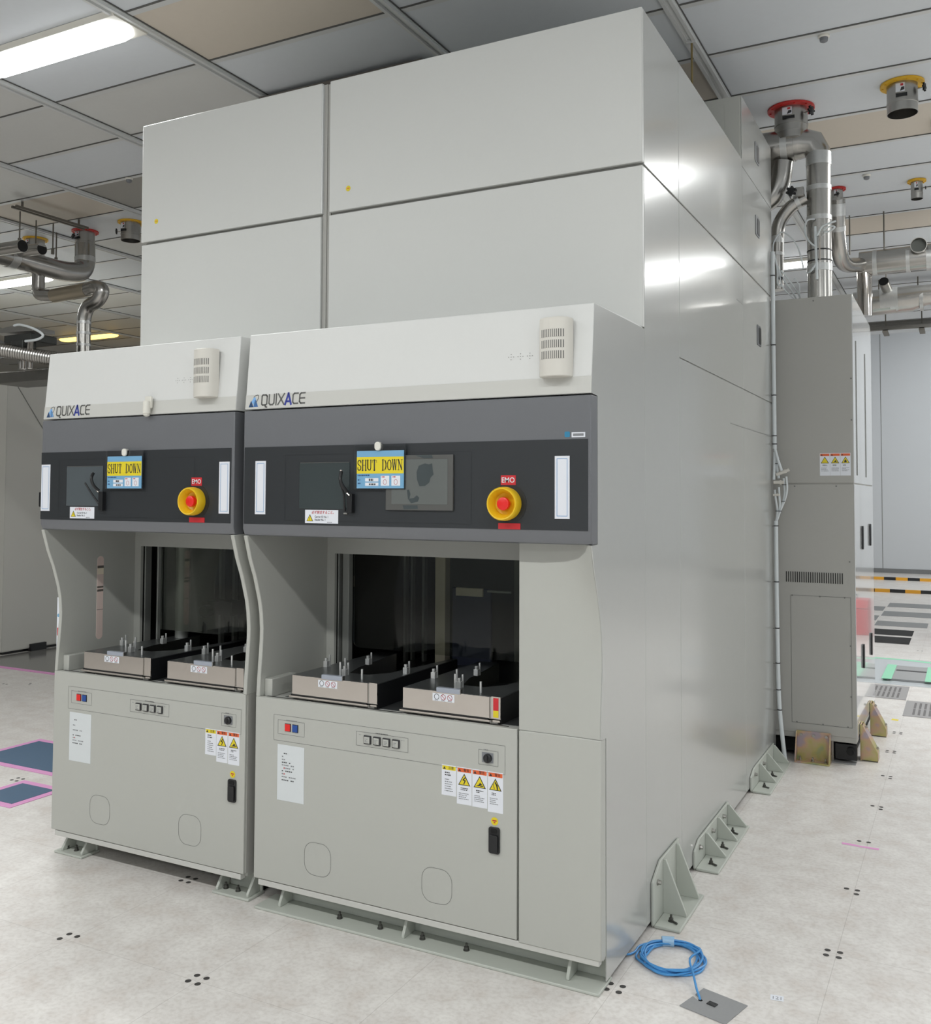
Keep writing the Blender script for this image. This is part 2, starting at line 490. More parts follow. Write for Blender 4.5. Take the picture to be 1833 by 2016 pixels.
# ceiling: panels, seams and rails
RX = [-0.226 - 1.2657*n for n in range(-6, 13)]
RY = [0.4795 + 0.6104*n for n in range(-16, 26)]
YC1 = 12.6
def build_ceiling():
    b = MB()
    xs = sorted([XW0, XW1] + [x for x in RX if XW0 < x < XW1]); ys = sorted([YW0, YC1] + [y for y in RY if YW0 < y < YC1])
    rnd = random.Random(7)
    for i in range(len(xs)-1):
        for j in range(len(ys)-1):
            x0, x1, y0, y1 = xs[i], xs[i+1], ys[j], ys[j+1]
            cx, cy = (x0+x1)/2, (y0+y1)/2
            m = CLIP if rnd.random() < 0.62 else CLIG
            n = round((y0-0.4795)/0.6104)
            if cx > -0.3 and n in (5, 9): m = CLIB
            elif cx > -0.3: m = CLIP
            if -2.76 < cx < -1.49 and 0.47 < cy < 1.1: m = CLIB
            if -5.29 < cx < -4.02 and 2.3 < cy < 2.95: m = CLID
            if -6.56 < cx < -5.29 and 2.3 < cy < 2.95: m = CLIB
            if -1.49 < cx < -0.226 and 2.3 < cy < 2.95: m = CLIB
            b.poly([(x0, y0, ZC), (x1, y0, ZC), (x1, y1, ZC), (x0, y1, ZC)], m)
    # solid slab above and the step up to the higher bay at the back
    b.poly([(XW0, YW0, ZC+0.3), (XW1, YW0, ZC+0.3), (XW1, YC1, ZC+0.3), (XW0, YC1, ZC+0.3)], CLIG)
    b.poly([(XW0, YC1, ZC), (XW1, YC1, ZC), (XW1, YC1, ZH), (XW0, YC1, ZH)], CLIP)
    b.poly([(XW0, YC1, ZH), (XW1, YC1, ZH), (XW1, YW1, ZH), (XW0, YW1, ZH)], CLIP)
    b.build('ceiling', kind='structure', smooth=False)
    t = MB()
    for y in RY:
        if YW0 < y < YC1:
            t.box(XW0, XW1, y-0.006, y+0.006, ZC-0.004, ZC-0.0005, CGAP)
            t.box(XW0, XW1, y+0.006, y+0.045, ZC-0.003, ZC-0.0004, ALU)
    t.build('trim_1', kind='structure', smooth=False)
    t = MB()
    for x in RX:
        if XW0 < x < XW1:
            t.box(x-0.035, x+0.035, YW0, YC1, ZC-0.012, ZC-0.001, ALU)
            t.box(x-0.030, x-0.012, YW0, YC1, ZC-0.026, ZC-0.012, ALU)
            t.box(x+0.012, x+0.030, YW0, YC1, ZC-0.026, ZC-0.012, ALU)
            t.box(x+0.035, x+0.041, YW0, YC1, ZC-0.006, ZC-0.001, CGAP)
    t.build('trim_2', kind='structure', smooth=False)
build_ceiling()

# ceiling lamps
def lamp_mat(name, col, s):
    m = bpy.data.materials.new(name); m.use_nodes = True
    b = m.node_tree.nodes['Principled BSDF']
    b.inputs['Base Color'].default_value = lin((240, 240, 236))
    b.inputs['Emission Color'].default_value = col; b.inputs['Emission Strength'].default_value = s
    return m
DIFF = lamp_mat('lamp_diffuser', (0.97, 0.99, 1.0, 1), DIFFUSER)
DIFFY = lamp_mat('lamp_diffuser_yellow', (1.0, 0.62, 0.10, 1), 5.5)
LAMP_LABELS = {'a': 'bright white strip lamp at the near top left of the ceiling', 'b': 'white strip lamp partly hidden behind the silver ducts at left',
               'c': 'white ceiling strip lamp mirrored in the glossy side of the machine, nearer one', 'd': 'white ceiling strip lamp mirrored in the glossy side of the machine, farther one',
               'e': 'white strip lamp glimpsed between white cable and upright duct', 'y': 'amber strip lamp glowing far back above the left hood'}
def lamp_parts(root, x, y, D):
    z = ZC
    h = MB(); h.prism([(y-0.125, z-0.003), (y+0.125, z-0.003), (y+0.112, z-0.03), (y-0.112, z-0.03)], 'x', x-0.625, x+0.625, WHITEPL)
    h.build('lamp_housing', root)
    d = MB(); prof = [(y-0.105, z-0.031)] + [(y+0.105*math.sin(t), z-0.031-0.035*math.cos(t)) for t in [(-1.2+0.2*k) for k in range(13)]] + [(y+0.105, z-0.031)]
    n = len(prof)
    rows = []
    for xx, s in ((-0.60, 0.35), (-0.55, 0.85), (-0.48, 1), (0.48, 1), (0.55, 0.85), (0.60, 0.35)):
        rows.append([(x+xx, y+(p[0]-y)*s, z-0.031+(p[1]-z+0.031)*s) for p in prof])
    vs = [q for r in rows for q in r]
    fs = [(i*n+k, i*n+k+1, (i+1)*n+k+1, (i+1)*n+k) for i in range(len(rows)-1) for k in range(n-1)]
    fs += [tuple(range(n)), tuple(range((len(rows)-1)*n, len(rows)*n))]
    d.add(vs, fs, D)
    d.build('lamp_diffuser', root)
def lamp_light(x, y, w, col):
    L = bpy.data.lights.new('lamp_light', 'AREA'); L.shape = 'RECTANGLE'; L.size = 1.18; L.size_y = 0.20
    L.energy = w; L.color = col
    o = bpy.data.objects.new('lamp_light', L); COL.objects.link(o); o.location = (x, y, ZC-0.075)
    return o
proto = None
for x, y, k in LAMPS:
    lab = LAMP_LABELS.get(k, 'white ceiling strip lamp of the clean room, out of the picture')
    if proto is None:
        proto = thing('ceiling_lamp', (x, y, ZC), lab, 'ceiling lamp', 'white strip lamps on the ceiling')
        lamp_parts(proto, x, y, DIFF); o = proto
    else:
        o = dup(proto, (x, y, ZC), lab)
    li = lamp_light(x, y, LAMP_W, LAMP_TINT)
yl = thing('amber_lamp', (-10.95, 7.37, ZC), LAMP_LABELS['y'], 'ceiling lamp')
lamp_parts(yl, -10.95, 7.37, DIFFY)
lamp_light(-10.95, 7.37, 14, (1, 0.6, 0.12))
# unseen lamp added in the high bay to light the back wall
hb = thing('bay_fill_lamp', (1.6, 15.5, ZH), 'unseen strip lamp added high in the far bay to light the back wall', 'ceiling lamp')
MB().box(0.4, 2.8, 15.38, 15.62, ZH-0.08, ZH-0.01, DIFF).build('lamp_diffuser', hb)
L = lamp_light(1.6, 15.5, 230, LAMP_TINT); L.location.z = ZH-0.1; L.data.size = 2.4


# ================================================================== LETTERING HELPERS
def logo_word(b, x, z, h, y, M=None):
    """QUIXACE in squared strokes; x,z lower left, h cap height"""
    t = 0.135*h
    def S(pts, ox, m, tt=t): b.stroke([(ox+p[0]*h, z+p[1]*h) for p in pts], tt, m, y, M)
    def box(w, r=0.16): return [(r, 0.06), (w-r, 0.06), (w-0.04, r), (w-0.04, 1-r-0.02), (w-r, 0.94), (r, 0.94), (0.06, 1-r), (0.06, r), (r, 0.06)]
    X = x
    S(box(0.66), X, LOGOG); S([(0.40, 0.06), (0.50, -0.10), (0.64, -0.14)], X, LOGOG); X += 0.80*h
    S([(0.06, 0.94), (0.06, 0.2), (0.2, 0.06), (0.46, 0.06), (0.6, 0.2), (0.6, 0.94)], X, LOGOG); X += 0.76*h
    S([(0.07, 0.03), (0.07, 0.97)], X, LOGOG); X += 0.24*h
    S([(0.04, 0.96), (0.68, 0.04)], X, LOGOG); S([(0.68, 0.96), (0.04, 0.04)], X, LOGOG); X += 0.76*h
    S([(0.06, 0.03), (0.36, 0.96), (0.68, 0.03)], X, LOGOB, t*1.45); S([(0.16, 0.27), (0.56, 0.27)], X, LOGOB, t*1.3); X += 0.80*h
    S([(0.60, 0.94), (0.2, 0.94), (0.06, 0.8), (0.06, 0.2), (0.2, 0.06), (0.60, 0.06)], X, LOGOG); X += 0.72*h
    S([(0.60, 0.94), (0.2, 0.94), (0.06, 0.8), (0.06, 0.2), (0.2, 0.06), (0.60, 0.06)], X, LOGOG); S([(0.08, 0.5), (0.58, 0.5)], X, LOGOG)
def logo_emblem(b, x, z, h, y, M=None):
    f = M if M else (lambda p: (p[0], y, p[1]))
    def P(pts, m): b.poly([f((x+p[0]*h, z+p[1]*h)) for p in pts], m)
    P([(0.28, 0.45), (0.50, 0.82), (0.66, 0.86), (0.98, 0.02), (0.72, 0.02)], LOGO2)
    P([(0.52, 0.02), (0.60, 0.62), (0.72, 0.62), (1.02, 0.02)], LOGO3)
    P([(0.0, 0.0), (0.24, 0.56), (0.52, 0.0)], LOGO1)
    b.stroke([(x+p[0]*h, z+p[1]*h) for p in ((0.50, 0.86), (0.72, 1.0), (0.92, 1.02), (1.02, 0.92), (1.0, 0.74), (0.86, 0.5), (0.74, 0.36))], 0.055*h, LOGOG, y, M)
SERIF = {
 'S': (0.86, [([(0.70, 0.74), (0.70, 0.88), (0.52, 0.97), (0.30, 0.96), (0.14, 0.84), (0.14, 0.66), (0.30, 0.55), (0.54, 0.45), (0.70, 0.33), (0.70, 0.16), (0.54, 0.04), (0.30, 0.03), (0.13, 0.13), (0.13, 0.28)], 0.11)]),
 'H': (0.98, [([(0.2, 0), (0.2, 1)], 0.15), ([(0.78, 0), (0.78, 1)], 0.15), ([(0.2, 0.5), (0.78, 0.5)], 0.05), ([(0.04, 0.98), (0.36, 0.98)], 0.05), ([(0.04, 0.02), (0.36, 0.02)], 0.05), ([(0.62, 0.98), (0.94, 0.98)], 0.05), ([(0.62, 0.02), (0.94, 0.02)], 0.05)]),
 'U': (0.98, [([(0.2, 1), (0.2, 0.22), (0.32, 0.07), (0.5, 0.03), (0.66, 0.07), (0.76, 0.22), (0.76, 1)], 0.11), ([(0.2, 1), (0.2, 0.2)], 0.15), ([(0.04, 0.98), (0.36, 0.98)], 0.05), ([(0.62, 0.98), (0.92, 0.98)], 0.05)]),
 'T': (0.92, [([(0.46, 0), (0.46, 1)], 0.16), ([(0.08, 0.97), (0.84, 0.97)], 0.06), ([(0.08, 0.97), (0.06, 0.74)], 0.05), ([(0.84, 0.97), (0.86, 0.74)], 0.05), ([(0.28, 0.02), (0.64, 0.02)], 0.05)]),
 'D': (0.96, [([(0.22, 0), (0.22, 1)], 0.15), ([(0.06, 0.98), (0.50, 0.98), (0.70, 0.88)], 0.05), ([(0.06, 0.02), (0.50, 0.02), (0.70, 0.12)], 0.05), ([(0.66, 0.90), (0.80, 0.66), (0.80, 0.34), (0.66, 0.10)], 0.13)]),
 'O': (0.94, [([(0.46, 0.03), (0.26, 0.10), (0.15, 0.32), (0.15, 0.68), (0.26, 0.90), (0.46, 0.97), (0.66, 0.90), (0.78, 0.68), (0.78, 0.32), (0.66, 0.10), (0.46, 0.03)], 0.11)]),
 'W': (1.04, [([(0.12, 1), (0.30, 0.03)], 0.13), ([(0.30, 0.03), (0.52, 0.92)], 0.06), ([(0.50, 1), (0.70, 0.03)], 0.13), ([(0.70, 0.03), (0.90, 1)], 0.06), ([(0.02, 0.98), (0.24, 0.98)], 0.05), ([(0.40, 0.98), (0.62, 0.98)], 0.05), ([(0.80, 0.98), (1.0, 0.98)], 0.05)]),
 'N': (0.98, [([(0.2, 0), (0.2, 1)], 0.06), ([(0.18, 0.98), (0.78, 0.04)], 0.14), ([(0.78, 0.02), (0.78, 1)], 0.06), ([(0.05, 0.98), (0.28, 0.98)], 0.05), ([(0.06, 0.02), (0.34, 0.02)], 0.05), ([(0.64, 0.98), (0.92, 0.98)], 0.05)]),
 ' ': (0.92, [])}
def serif_text(b, s, x, z, h, sx, y, m):
    for ch in s:
        w, st = SERIF[ch]
        for pts, t in st:
            b.stroke([(x+p[0]*h*sx, z+p[1]*h) for p in pts], t*h*(0.5+0.5*sx), m, y)
        x += w*h*sx
def para(b, x0, x1, z, n, dz, y, m, t=0.0022, seed=0):
    """rows of print too small to read"""
    r = random.Random(seed)
    for k in range(n):
        xe = x1 - (x1-x0)*r.choice((0, 0, 0.1, 0.25, 0.45))
        xx = x0
        while xx < xe - 0.002:
            w = min(xe-xx, r.uniform(0.0022, 0.0065))
            b.rect(xx, xx+w, z-k*dz-t, z-k*dz, y, m); xx += w + r.uniform(0.0008, 0.002)
def warn_label(parent, x, ztop, w, h, y, head, sym, seed, name='warning_label', words=None):
    b = MB(); e = 0.0005
    b.box(x, x+w, y, y+0.0006, ztop-h, ztop, WHITE)
    y -= 0.0003
    hh = 0.0135*(w/0.057)
    b.rect(x+0.0025, x+w-0.0025, ztop-0.003-hh, ztop-0.003, y, head)
    b.tri(x+0.011*w/0.057, ztop-0.001-hh, 0.011*w/0.057, 0.0095*w/0.057, y-e, INK)
    if words: b.text(words, x+w*0.64, ztop-hh*0.93, hh*0.82, y-e, INK, 0.0, centre=True)
    if sym:
        s = w*0.82; zt = ztop - hh - 0.008*w/0.057; cx = x+w/2; zb = zt-s*0.84
        b.tri(cx, zb, s, s*0.86, y, INK); b.tri(cx, zb+s*0.055, s*0.80, s*0.70, y-e, YSTK)
        if sym == 'bolt': b.stroke([(cx+0.004, zb+s*0.58), (cx-0.004, zb+s*0.40), (cx+0.004, zb+s*0.36), (cx-0.001, zb+s*0.12)], 0.0035, INK, y-2*e)
        elif sym == 'hand':
            b.poly([(cx-0.014, y-2*e, zb+s*0.13), (cx-0.002, y-2*e, zb+s*0.13), (cx+0.010, y-2*e, zb+s*0.26), (cx+0.002, y-2*e, zb+s*0.40), (cx-0.004, y-2*e, zb+s*0.22)], INK)
            b.stroke([(cx+0.004, zb+s*0.13), (cx+0.013, zb+s*0.17)], 0.003, INK, y-2*e)
        elif sym == 'shock':
            b.stroke([(cx+0.000, zb+s*0.56), (cx+0.006, zb+s*0.38), (cx+0.008, zb+s*0.12)], 0.005, INK, y-2*e); b.stroke([(cx-0.006, zb+s*0.44), (cx-0.004, zb+s*0.14)], 0.0022, INK, y-2*e)
        elif sym == 'fire': b.poly([(cx-0.006, y-2*e, zb+s*0.12), (cx+0.006, y-2*e, zb+s*0.12), (cx+0.007, y-2*e, zb+s*0.28), (cx, y-2*e, zb+s*0.50), (cx-0.007, y-2*e, zb+s*0.28)], INK)
        para(b, x+w*0.26, x+w*0.74, zb-0.008, 2, 0.0055, y, INK, 0.003, seed)
        para(b, x+w*0.14, x+w*0.86, zb-0.026, 4, 0.0062, y, INKG, 0.0026, seed+5)
    else:
        para(b, x+w*0.22, x+w*0.80, ztop-hh-0.010, 2, 0.008, y, INK, 0.0045, seed)
        para(b, x+w*0.22, x+w*0.78, ztop-hh-0.034, 6, 0.0078, y, INKG, 0.003, seed+5)
    return b.build(name, parent, smooth=False)

# ================================================================== THE MACHINE: two loading stations
CURVE = [(0.000, 0.800), (0.004, 0.870), (0.011, 0.950), (0.0165, 1.02), (0.017, 1.06), (0.012, 1.12), (0.002, 1.17), (-0.012, 1.215), (-0.028, 1.265), (-0.058, 1.336), (-0.086, 1.427)]
FP = 0.0      # plane of the doors
YG = -0.09    # plane of the grey cap

def emergency_stop(parent, x, z):
    b = MB(); y = YG-0.0025
    b.lathe((x+0.006, y, z), (0, -1, 0), [(0.0, 0.0005), (0.066, 0.0005), (0.066, -0.002), (0.0, -0.002)], DARK2, 36)
    b.lathe((x, y, z), (0, -1, 0), [(0.054, 0.0), (0.056, 0.012), (0.055, 0.038), (0.052, 0.043), (0.048, 0.042), (0.045, 0.036), (0.036, 0.010), (0.026, 0.004), (0.0, 0.003)], YELLOW, 40)
    b.lathe((x, y, z), (0, -1, 0), [(0.013, 0.0), (0.013, 0.014), (0.021, 0.016), (0.022, 0.024), (0.021, 0.031), (0.016, 0.0335), (0.0, 0.034)], RED, 28)
    b.build('emergency_stop', parent, label='red mushroom button inside a yellow ring')

def station(x0, x1, wide):
    rx1 = -0.297 if wide else x1-0.004        # right end of the door
    label = ('wide right process machine with two screens, glossy grey side and a curved front panel' if wide else
             'narrower left process machine with one small screen and a light slot in its recess')
    root = thing('process_machine', ((x0+x1)/2, 1.5, 0), label, 'wafer machine')
    # --- lower cabinet
    b = MB()
    b.box(x0+0.004, x1-0.004, 0.024, 0.9, 0.092, 0.790, PAINTD)
    b.box(x0+0.02, (x1 if wide else x1-0.01)-0.01, 0.003, 0.03, 0.082, 0.104, HOODB)
    b.box(x0+0.03, x1-0.03, 0.10, 0.9, 0.055, 0.092, PAINTD)
    b.box(x0+0.05, x1-0.05, 0.16, 0.88, 0.004, 0.06, VBLACK) if wide else b.box(x0+0.05, x1-0.05, 0.30, 0.88, 0.004, 0.06, VBLACK)
    b.build('cabinet_body', root, bevel=0.002)
    # --- deck with the slotted sill
    b = MB()
    b.box(x0+0.004, rx1, 0.02, 0.43, 0.786, 0.797, PAINTD)
    b.box(x0+0.10, rx1-0.02, 0.055, 1.4, 0.797, 0.7985, DECK)
    n = 5 if wide else 5
    w = (rx1-x0-0.10)/n
    for k in range(n):
        b.box(x0+0.035+k*w*1.04, x0+0.035+k*w*1.04+w*0.94, 0.019, 0.030, 0.7965, 0.8005, GAP)
    b.build('deck', root)
    # --- front door with printed panel
    b = MB()
    b.box(x0, rx1, 0.0, 0.022, 0.107, 0.8005, PAINT)
    door = b.build('door', root, bevel=0.0025)
    y = -0.0006
    dx = rx1
    cx0, cx1 = (x0+0.09, dx-0.043) if wide else (x0+0.092, dx+0.0-0.02)
    b = MB()
    b.frame(cx0, cx1, 0.643, 0.741, y, 0.0014, LINE)
    bx0 = cx0+0.020; b.frame(bx0, bx0+0.126, 0.669, 0.723, y, 0.0014, LINE)
    gx0 = cx0 + (0.38 if wide else 0.376); gx1 = gx0 + (0.222 if wide else 0.222); b.frame(gx0, gx1, 0.669, 0.721, y, 0.0016, LINE)
    kx1 = cx1-0.026; b.frame(kx1-0.075, kx1, 0.667, 0.718, y, 0.0014, LINE)
    para(b, bx0+0.04, bx0+0.092, 0.7255, 1, 0.004, y, INKG, 0.0022, 3); para(b, gx0+0.085, gx0+0.14, 0.7235, 1, 0.004, y, INK, 0.0022, 4)
    para(b, kx1-0.055, kx1-0.02, 0.7205, 1, 0.004, y, INKG, 0.0022, 5)
    para(b, gx0+0.012, gx0+0.03, 0.710, 1, 0.004, y, INKG, 0.0015, 6); para(b, gx1-0.03, gx1-0.012, 0.710, 1, 0.004, y, INKG, 0.0015, 7)
    q = [(0.0 + (x0+0.302), 0.227), (x0+0.811, 0.227)] if wide else [(x0+0.30, 0.234), (x0+0.812, 0.232)]
    for qx, qz in q:
        pts = rrect(qx-0.060, qx+0.060, qz-0.060, qz+0.060, 0.042, 6)
        b.stroke(pts+[pts[0]], 0.0014, SEAM, y)
    b.build('printed_outline', door, smooth=False)
    for nm, ox, m in (('indicator_red', 0.036, RED), ('indicator_blue', 0.071, BLUE)):
        b = MB(); b.box(bx0+ox-0.002, bx0+ox+0.026, -0.002, 0, 0.682, 0.712, INK); b.box(bx0+ox, bx0+ox+0.024, -0.005, -0.002, 0.684, 0.710, m)
        b.build('indicator_button', door, bevel=0.001)
    for k in range(4):
        xx = gx0+0.036+k*0.0405
        b = MB(); b.box(xx, xx+0.030, -0.006, 0, 0.680, 0.710, INK); b.box(xx+0.0035, xx+0.0265, -0.009, -0.006, 0.6835, 0.7065, PAINT)
        para(b, xx+0.008, xx+0.022, 0.700, 3, 0.005, -0.0094, INKG, 0.0022, 20+k)
        b.build('push_button', door, bevel=0.0008)
    b = MB(); b.rect(kx1-0.062, kx1-0.018, 0.676, 0.710, -0.001, INKG)
    b.lathe((kx1-0.038, 0, 0.692), (0, -1, 0), [(0.015, 0), (0.015, 0.010), (0.012, 0.013), (0.0, 0.013)], BLACK, 20)
    b.box(kx1-0.040, kx1-0.036, -0.016, -0.012, 0.682, 0.702, INK)
    b.build('key_switch', door)
    # paper sheet
    sx0, sx1 = (x0+0.110, x0+0.236) if wide else (x0+0.105, x0+0.238)
    b = MB(); b.box(sx0, sx1, -0.0012, 0.0, 0.420, 0.630, WHITEP); ys = -0.0018
    for k, (zz, n, red) in enumerate(((0.600, 3, 0), (0.588, 2, 0), (0.577, 2, 0), (0.566, 5, 0), (0.556, 7, 0), (0.545, 7, 1), (0.534, 7, 0), (0.523, 3, 1), (0.512, 8, 0), (0.500, 7, 0))):
        if wide or k % 2 == 0 or k > 6:
            for i in range(n):
                if (i*7+k*3) % 5 != 0:
                    xx = sx0+0.022+i*0.0085
                    b.rect(xx, xx+0.0058, zz-0.004, zz, ys, INKR if (red and i == 1) else INKG if k % 3 else INK)
    b.build('instruction_sheet', door, label='white instruction sheet with small print', smooth=False)
    # warning labels
    if wide:
        L = [(-0.584, 'y', None, 0.104), (-0.524, 'o', 'bolt', 0.126), (-0.4645, 'o', 'hand', 0.127), (-0.405, 'o', 'shock', 0.135)]
    else:
        L = [(-1.668, 'y', None, 0.103), (-1.609, 'o', 'bolt', 0.125), (-1.549, 'o', 'hand', 0.127)]
    for k, (lx, hd, sy, hh) in enumerate(L):
        warn_label(door, lx, 0.648, 0.0575, hh, -0.0006, YSTK if hd == 'y' else ORANGE, sy, 30+k, words='注意' if hd == 'y' else '警告')
    hx = -0.379 if wide else -1.524
    b = MB(); b.disc((hx, -0.0008, 0.484), (0, 1, 0), 0.0135, YSTK, 24); b.rect(hx-0.008, hx+0.008, 0.484, 0.488, -0.0014, INKR); b.rect(hx-0.003, hx+0.003, 0.478, 0.4815, -0.0014, INKR)
    b.build('yellow_sticker', door, smooth=False)
    b = MB(); b.prism(rrect(hx-0.0205, hx+0.0205, 0.377, 0.465, 0.008), 'y', -0.006, 0.0, BLACK)
    b.prism(rrect(hx-0.0155, hx+0.0155, 0.382, 0.440, 0.006), 'y', -0.012, -0.006, BLACK)
    b.prism(rrect(hx-0.012, hx+0.012, 0.446, 0.460, 0.004), 'y', -0.0075, -0.006, VBLACK)
    b.build('door_latch', door, bevel=0.0015)
    # --- right end pieces (wide station only)
    side0 = x0
    if wide:
        b = MB(); b.box(-0.291, -0.001, 0.0, 0.046, 0.100, 0.799, PAINT); b.box(-0.285, -0.004, 0.046, 0.42, 0.79, 0.798, PAINTD)
        b.build('end_panel', root, bevel=0.004)
        b = MB(); cols = []
        for xx, w in ((-0.291, 0.0), (-0.20, 0.0), (-0.12, 0.10), (-0.07, 0.30), (-0.04, 0.58), (-0.02, 0.84), (-0.004, 1.0)):
            cols.append([(xx, 0.004*(1-w)+c[0]*w, c[1]) for c in CURVE])
        n = len(CURVE); vs = [p for c in cols for p in c]
        b.add(vs, [(i*n+k, (i+1)*n+k, (i+1)*n+k+1, i*n+k+1) for i in range(len(cols)-1) for k in range(n-1)], PAINT)
        b.box(-0.291, -0.279, 0.005, 0.44, 0.80, 1.428, PAINTD)
        b.build('curved_panel', root)
    # --- side walls of the recess
    def side_wall(xa, xb, nm, m, hole=False):
        yb = 0.455
        prof = [(yb, 0.80), (yb, 1.43)] + [(-0.06, 1.43)] + list(reversed(CURVE))
        b = MB(); b.prism(prof, 'x', xa, xb, m)
        return b.build(nm, root, bevel=0.003)
    lw = side_wall(x0, x0+0.018, 'recess_side_wall', PAINT)
    if not wide:
        side_wall(x1-0.018, x1, 'recess_side_wall', PAINT)
        # cabinet flank seen in the gap
        b = MB(); b.box(x1-0.006, x1-0.0005, 0.012, 0.42, 0.11, 0.80, CABP); b.build('flank_panel', root)
        b = MB(); b.prism([(0.228+0.0185*math.cos(t), (1.277 if math.sin(t) >= 0 else 0.929)+0.0185*math.sin(t)) for t in [2*PI*(k+0.5)/24 for k in range(24)]], 'x', x0+0.0178, x0+0.0195, mat('slot_light', (226, 206, 198), 0.4))
        for zz, t, m in ((1.245, 0.012, BROWN), (1.225, 0.028, BEIGE), (1.152, 0.008, BROWN), (1.136, 0.010, BROWN), (1.047, 0.002, BROWN)):
            b.box(x0+0.0195, x0+0.0199, 0.210, 0.246, zz-t/2, zz+t/2, m)
        b.build('sight_slot', lw, label='slim round-ended light slot')
        b = MB(); b.box(x0-0.020, x0-0.001, 0.024, 0.20, 0.83, 1.12, WHITE); b.disc((x0-0.0105, 0.0235, 1.04), (0, 1, 0), 0.008, SKY, 16); b.rect(x0-0.017, x0-0.004, 0.95, 0.985, 0.0235, INKR)
        b.build('document_pocket', root)
        b = MB(); b.box(x0-0.022, x0+0.001, -0.085, -0.03, 1.527, 1.592, BLACK); b.box(x0-0.026, x0-0.02, -0.07, -0.045, 1.54, 1.58, BLACK); b.build('cover_latch', root, bevel=0.003)
    # small light bracket inside the left wall
    b = MB(); b.box(x0+0.018, x0+0.055, 0.03, 0.185, 0.797, 0.866, PAINT); b.build('corner_bracket', root, bevel=0.003)
    # --- back wall of the recess with its window opening
    bx0, bx1 = x0+0.018, (-0.279 if wide else x1-0.018)
    ox0, ox1, oz = bx0+0.040, bx1-0.03, 1.334
    yw = 0.437
    b = MB()
    b.box(bx0, ox0, yw, yw+0.016, 0.80, 1.43, PAINT); b.box(ox1, bx1, yw, yw+0.016, 0.80, 1.43, PAINT); b.box(ox0, ox1, yw, yw+0.016, oz, 1.43, PAINT)
    b.build('recess_back_wall', root)
    # interior behind the opening
    b = MB()
    b.box(x0+0.02, x1-0.02, 1.50, 1.52, 0.70, 2.0, INTER)
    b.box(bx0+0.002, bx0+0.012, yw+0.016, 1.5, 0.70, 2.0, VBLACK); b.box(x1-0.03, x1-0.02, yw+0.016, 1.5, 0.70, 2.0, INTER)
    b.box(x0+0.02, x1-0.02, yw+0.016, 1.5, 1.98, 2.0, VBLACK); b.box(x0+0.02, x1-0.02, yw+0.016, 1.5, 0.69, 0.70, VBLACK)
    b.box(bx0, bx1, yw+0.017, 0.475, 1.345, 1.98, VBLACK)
    liner = b.build('interior_liner', root, smooth=False)
    def bar(xa, xb, ya, yb_, za, zb, m, nm='guide_rail'):
        q = MB(); q.box(xa, xb, ya, yb_, za, zb, m); return q.build(nm, liner, bevel=0.002)
    if wide:
        bar(-1.356, -1.349, 0.46, 0.50, 0.80, 1.98, INTER2); bar(-1.337, -1.304, 0.47, 0.50, 0.80, 1.98, INTER2)
        bar(-1.150, -1.096, 0.95, 1.00, 0.70, 1.98, BEIGE, 'beige_column')
        bar(-1.365, -1.352, 1.02, 1.05, 0.7, 1.98, INTER2); bar(-1.325, -1.315, 1.02, 1.05, 0.7, 1.98, INTER2); bar(-1.25, -1.237, 1.0, 1.03, 0.7, 1.98, INTER2)
        bar(-1.085, -0.885, 1.0, 1.02, 0.70, 1.155, NAVY, 'navy_panel'); bar(-1.06, -0.92, 0.985, 1.0, 1.120, 1.158, BEIGE, 'interior_plate')  # plain navy block and beige plate low behind the window
        bar(-0.90, -0.78, 0.99, 1.0, 1.142, 1.152, INTER2, 'interior_bar'); bar(-1.40, -1.385, 0.9, 0.95, 0.7, 1.98, INTER2)
        bar(-0.86, -0.40, 1.2, 1.22, 0.7, 1.98, mat('interior_olive', (128, 130, 120), 0.5), 'interior_panel')
    else:
        bar(x0+0.058, x0+0.066, 0.46, 0.50, 0.80, 1.98, INTER2); bar(-2.435, -2.425, 0.48, 0.50, 0.80, 1.98, INTER2)
        q = MB(); q.cyl((-2.345, 0.56, 0.70), (-2.345, 0.56, 1.98), 0.032, INTER2, 20); q.build('guide_column', liner)
        for xx in (-2.42, -2.33, -2.18):
            bar(xx, xx+0.016, 0.9, 0.93, 0.7, 1.98, INTER2)
        bar(-2.50, -2.45, 1.15, 1.2, 0.7, 1.98, INTER); bar(-2.30, -2.26, 1.05, 1.1, 0.7, 1.98, INTER); bar(-2.12, -2.05, 1.05, 1.1, 0.7, 1.98, INTER)
        q = MB(); q.box(-2.36, -2.20, 0.75, 0.85, 0.98, 1.05, BLACK); q.cyl((-2.34, 0.75, 1.0), (-2.34, 0.7, 1.0), 0.03, BLACK, 14); q.build('arm_motor', liner, bevel=0.004)
    # tinted window pane
    q = MB(); px0 = (-1.302 if wide else x0+0.10); px1 = bx1-0.002
    q.prism(rrect(px0, px1, 0.93, 1.345, 0.03), 'y', 0.503, 0.508, TINT)
    q.build('window_pane', root)
    # --- carrier stages
    stages = [(-1.264, -0.878), (-0.765, -0.377)] if wide else [(-2.409, -2.011), (-1.913, -1.507)]
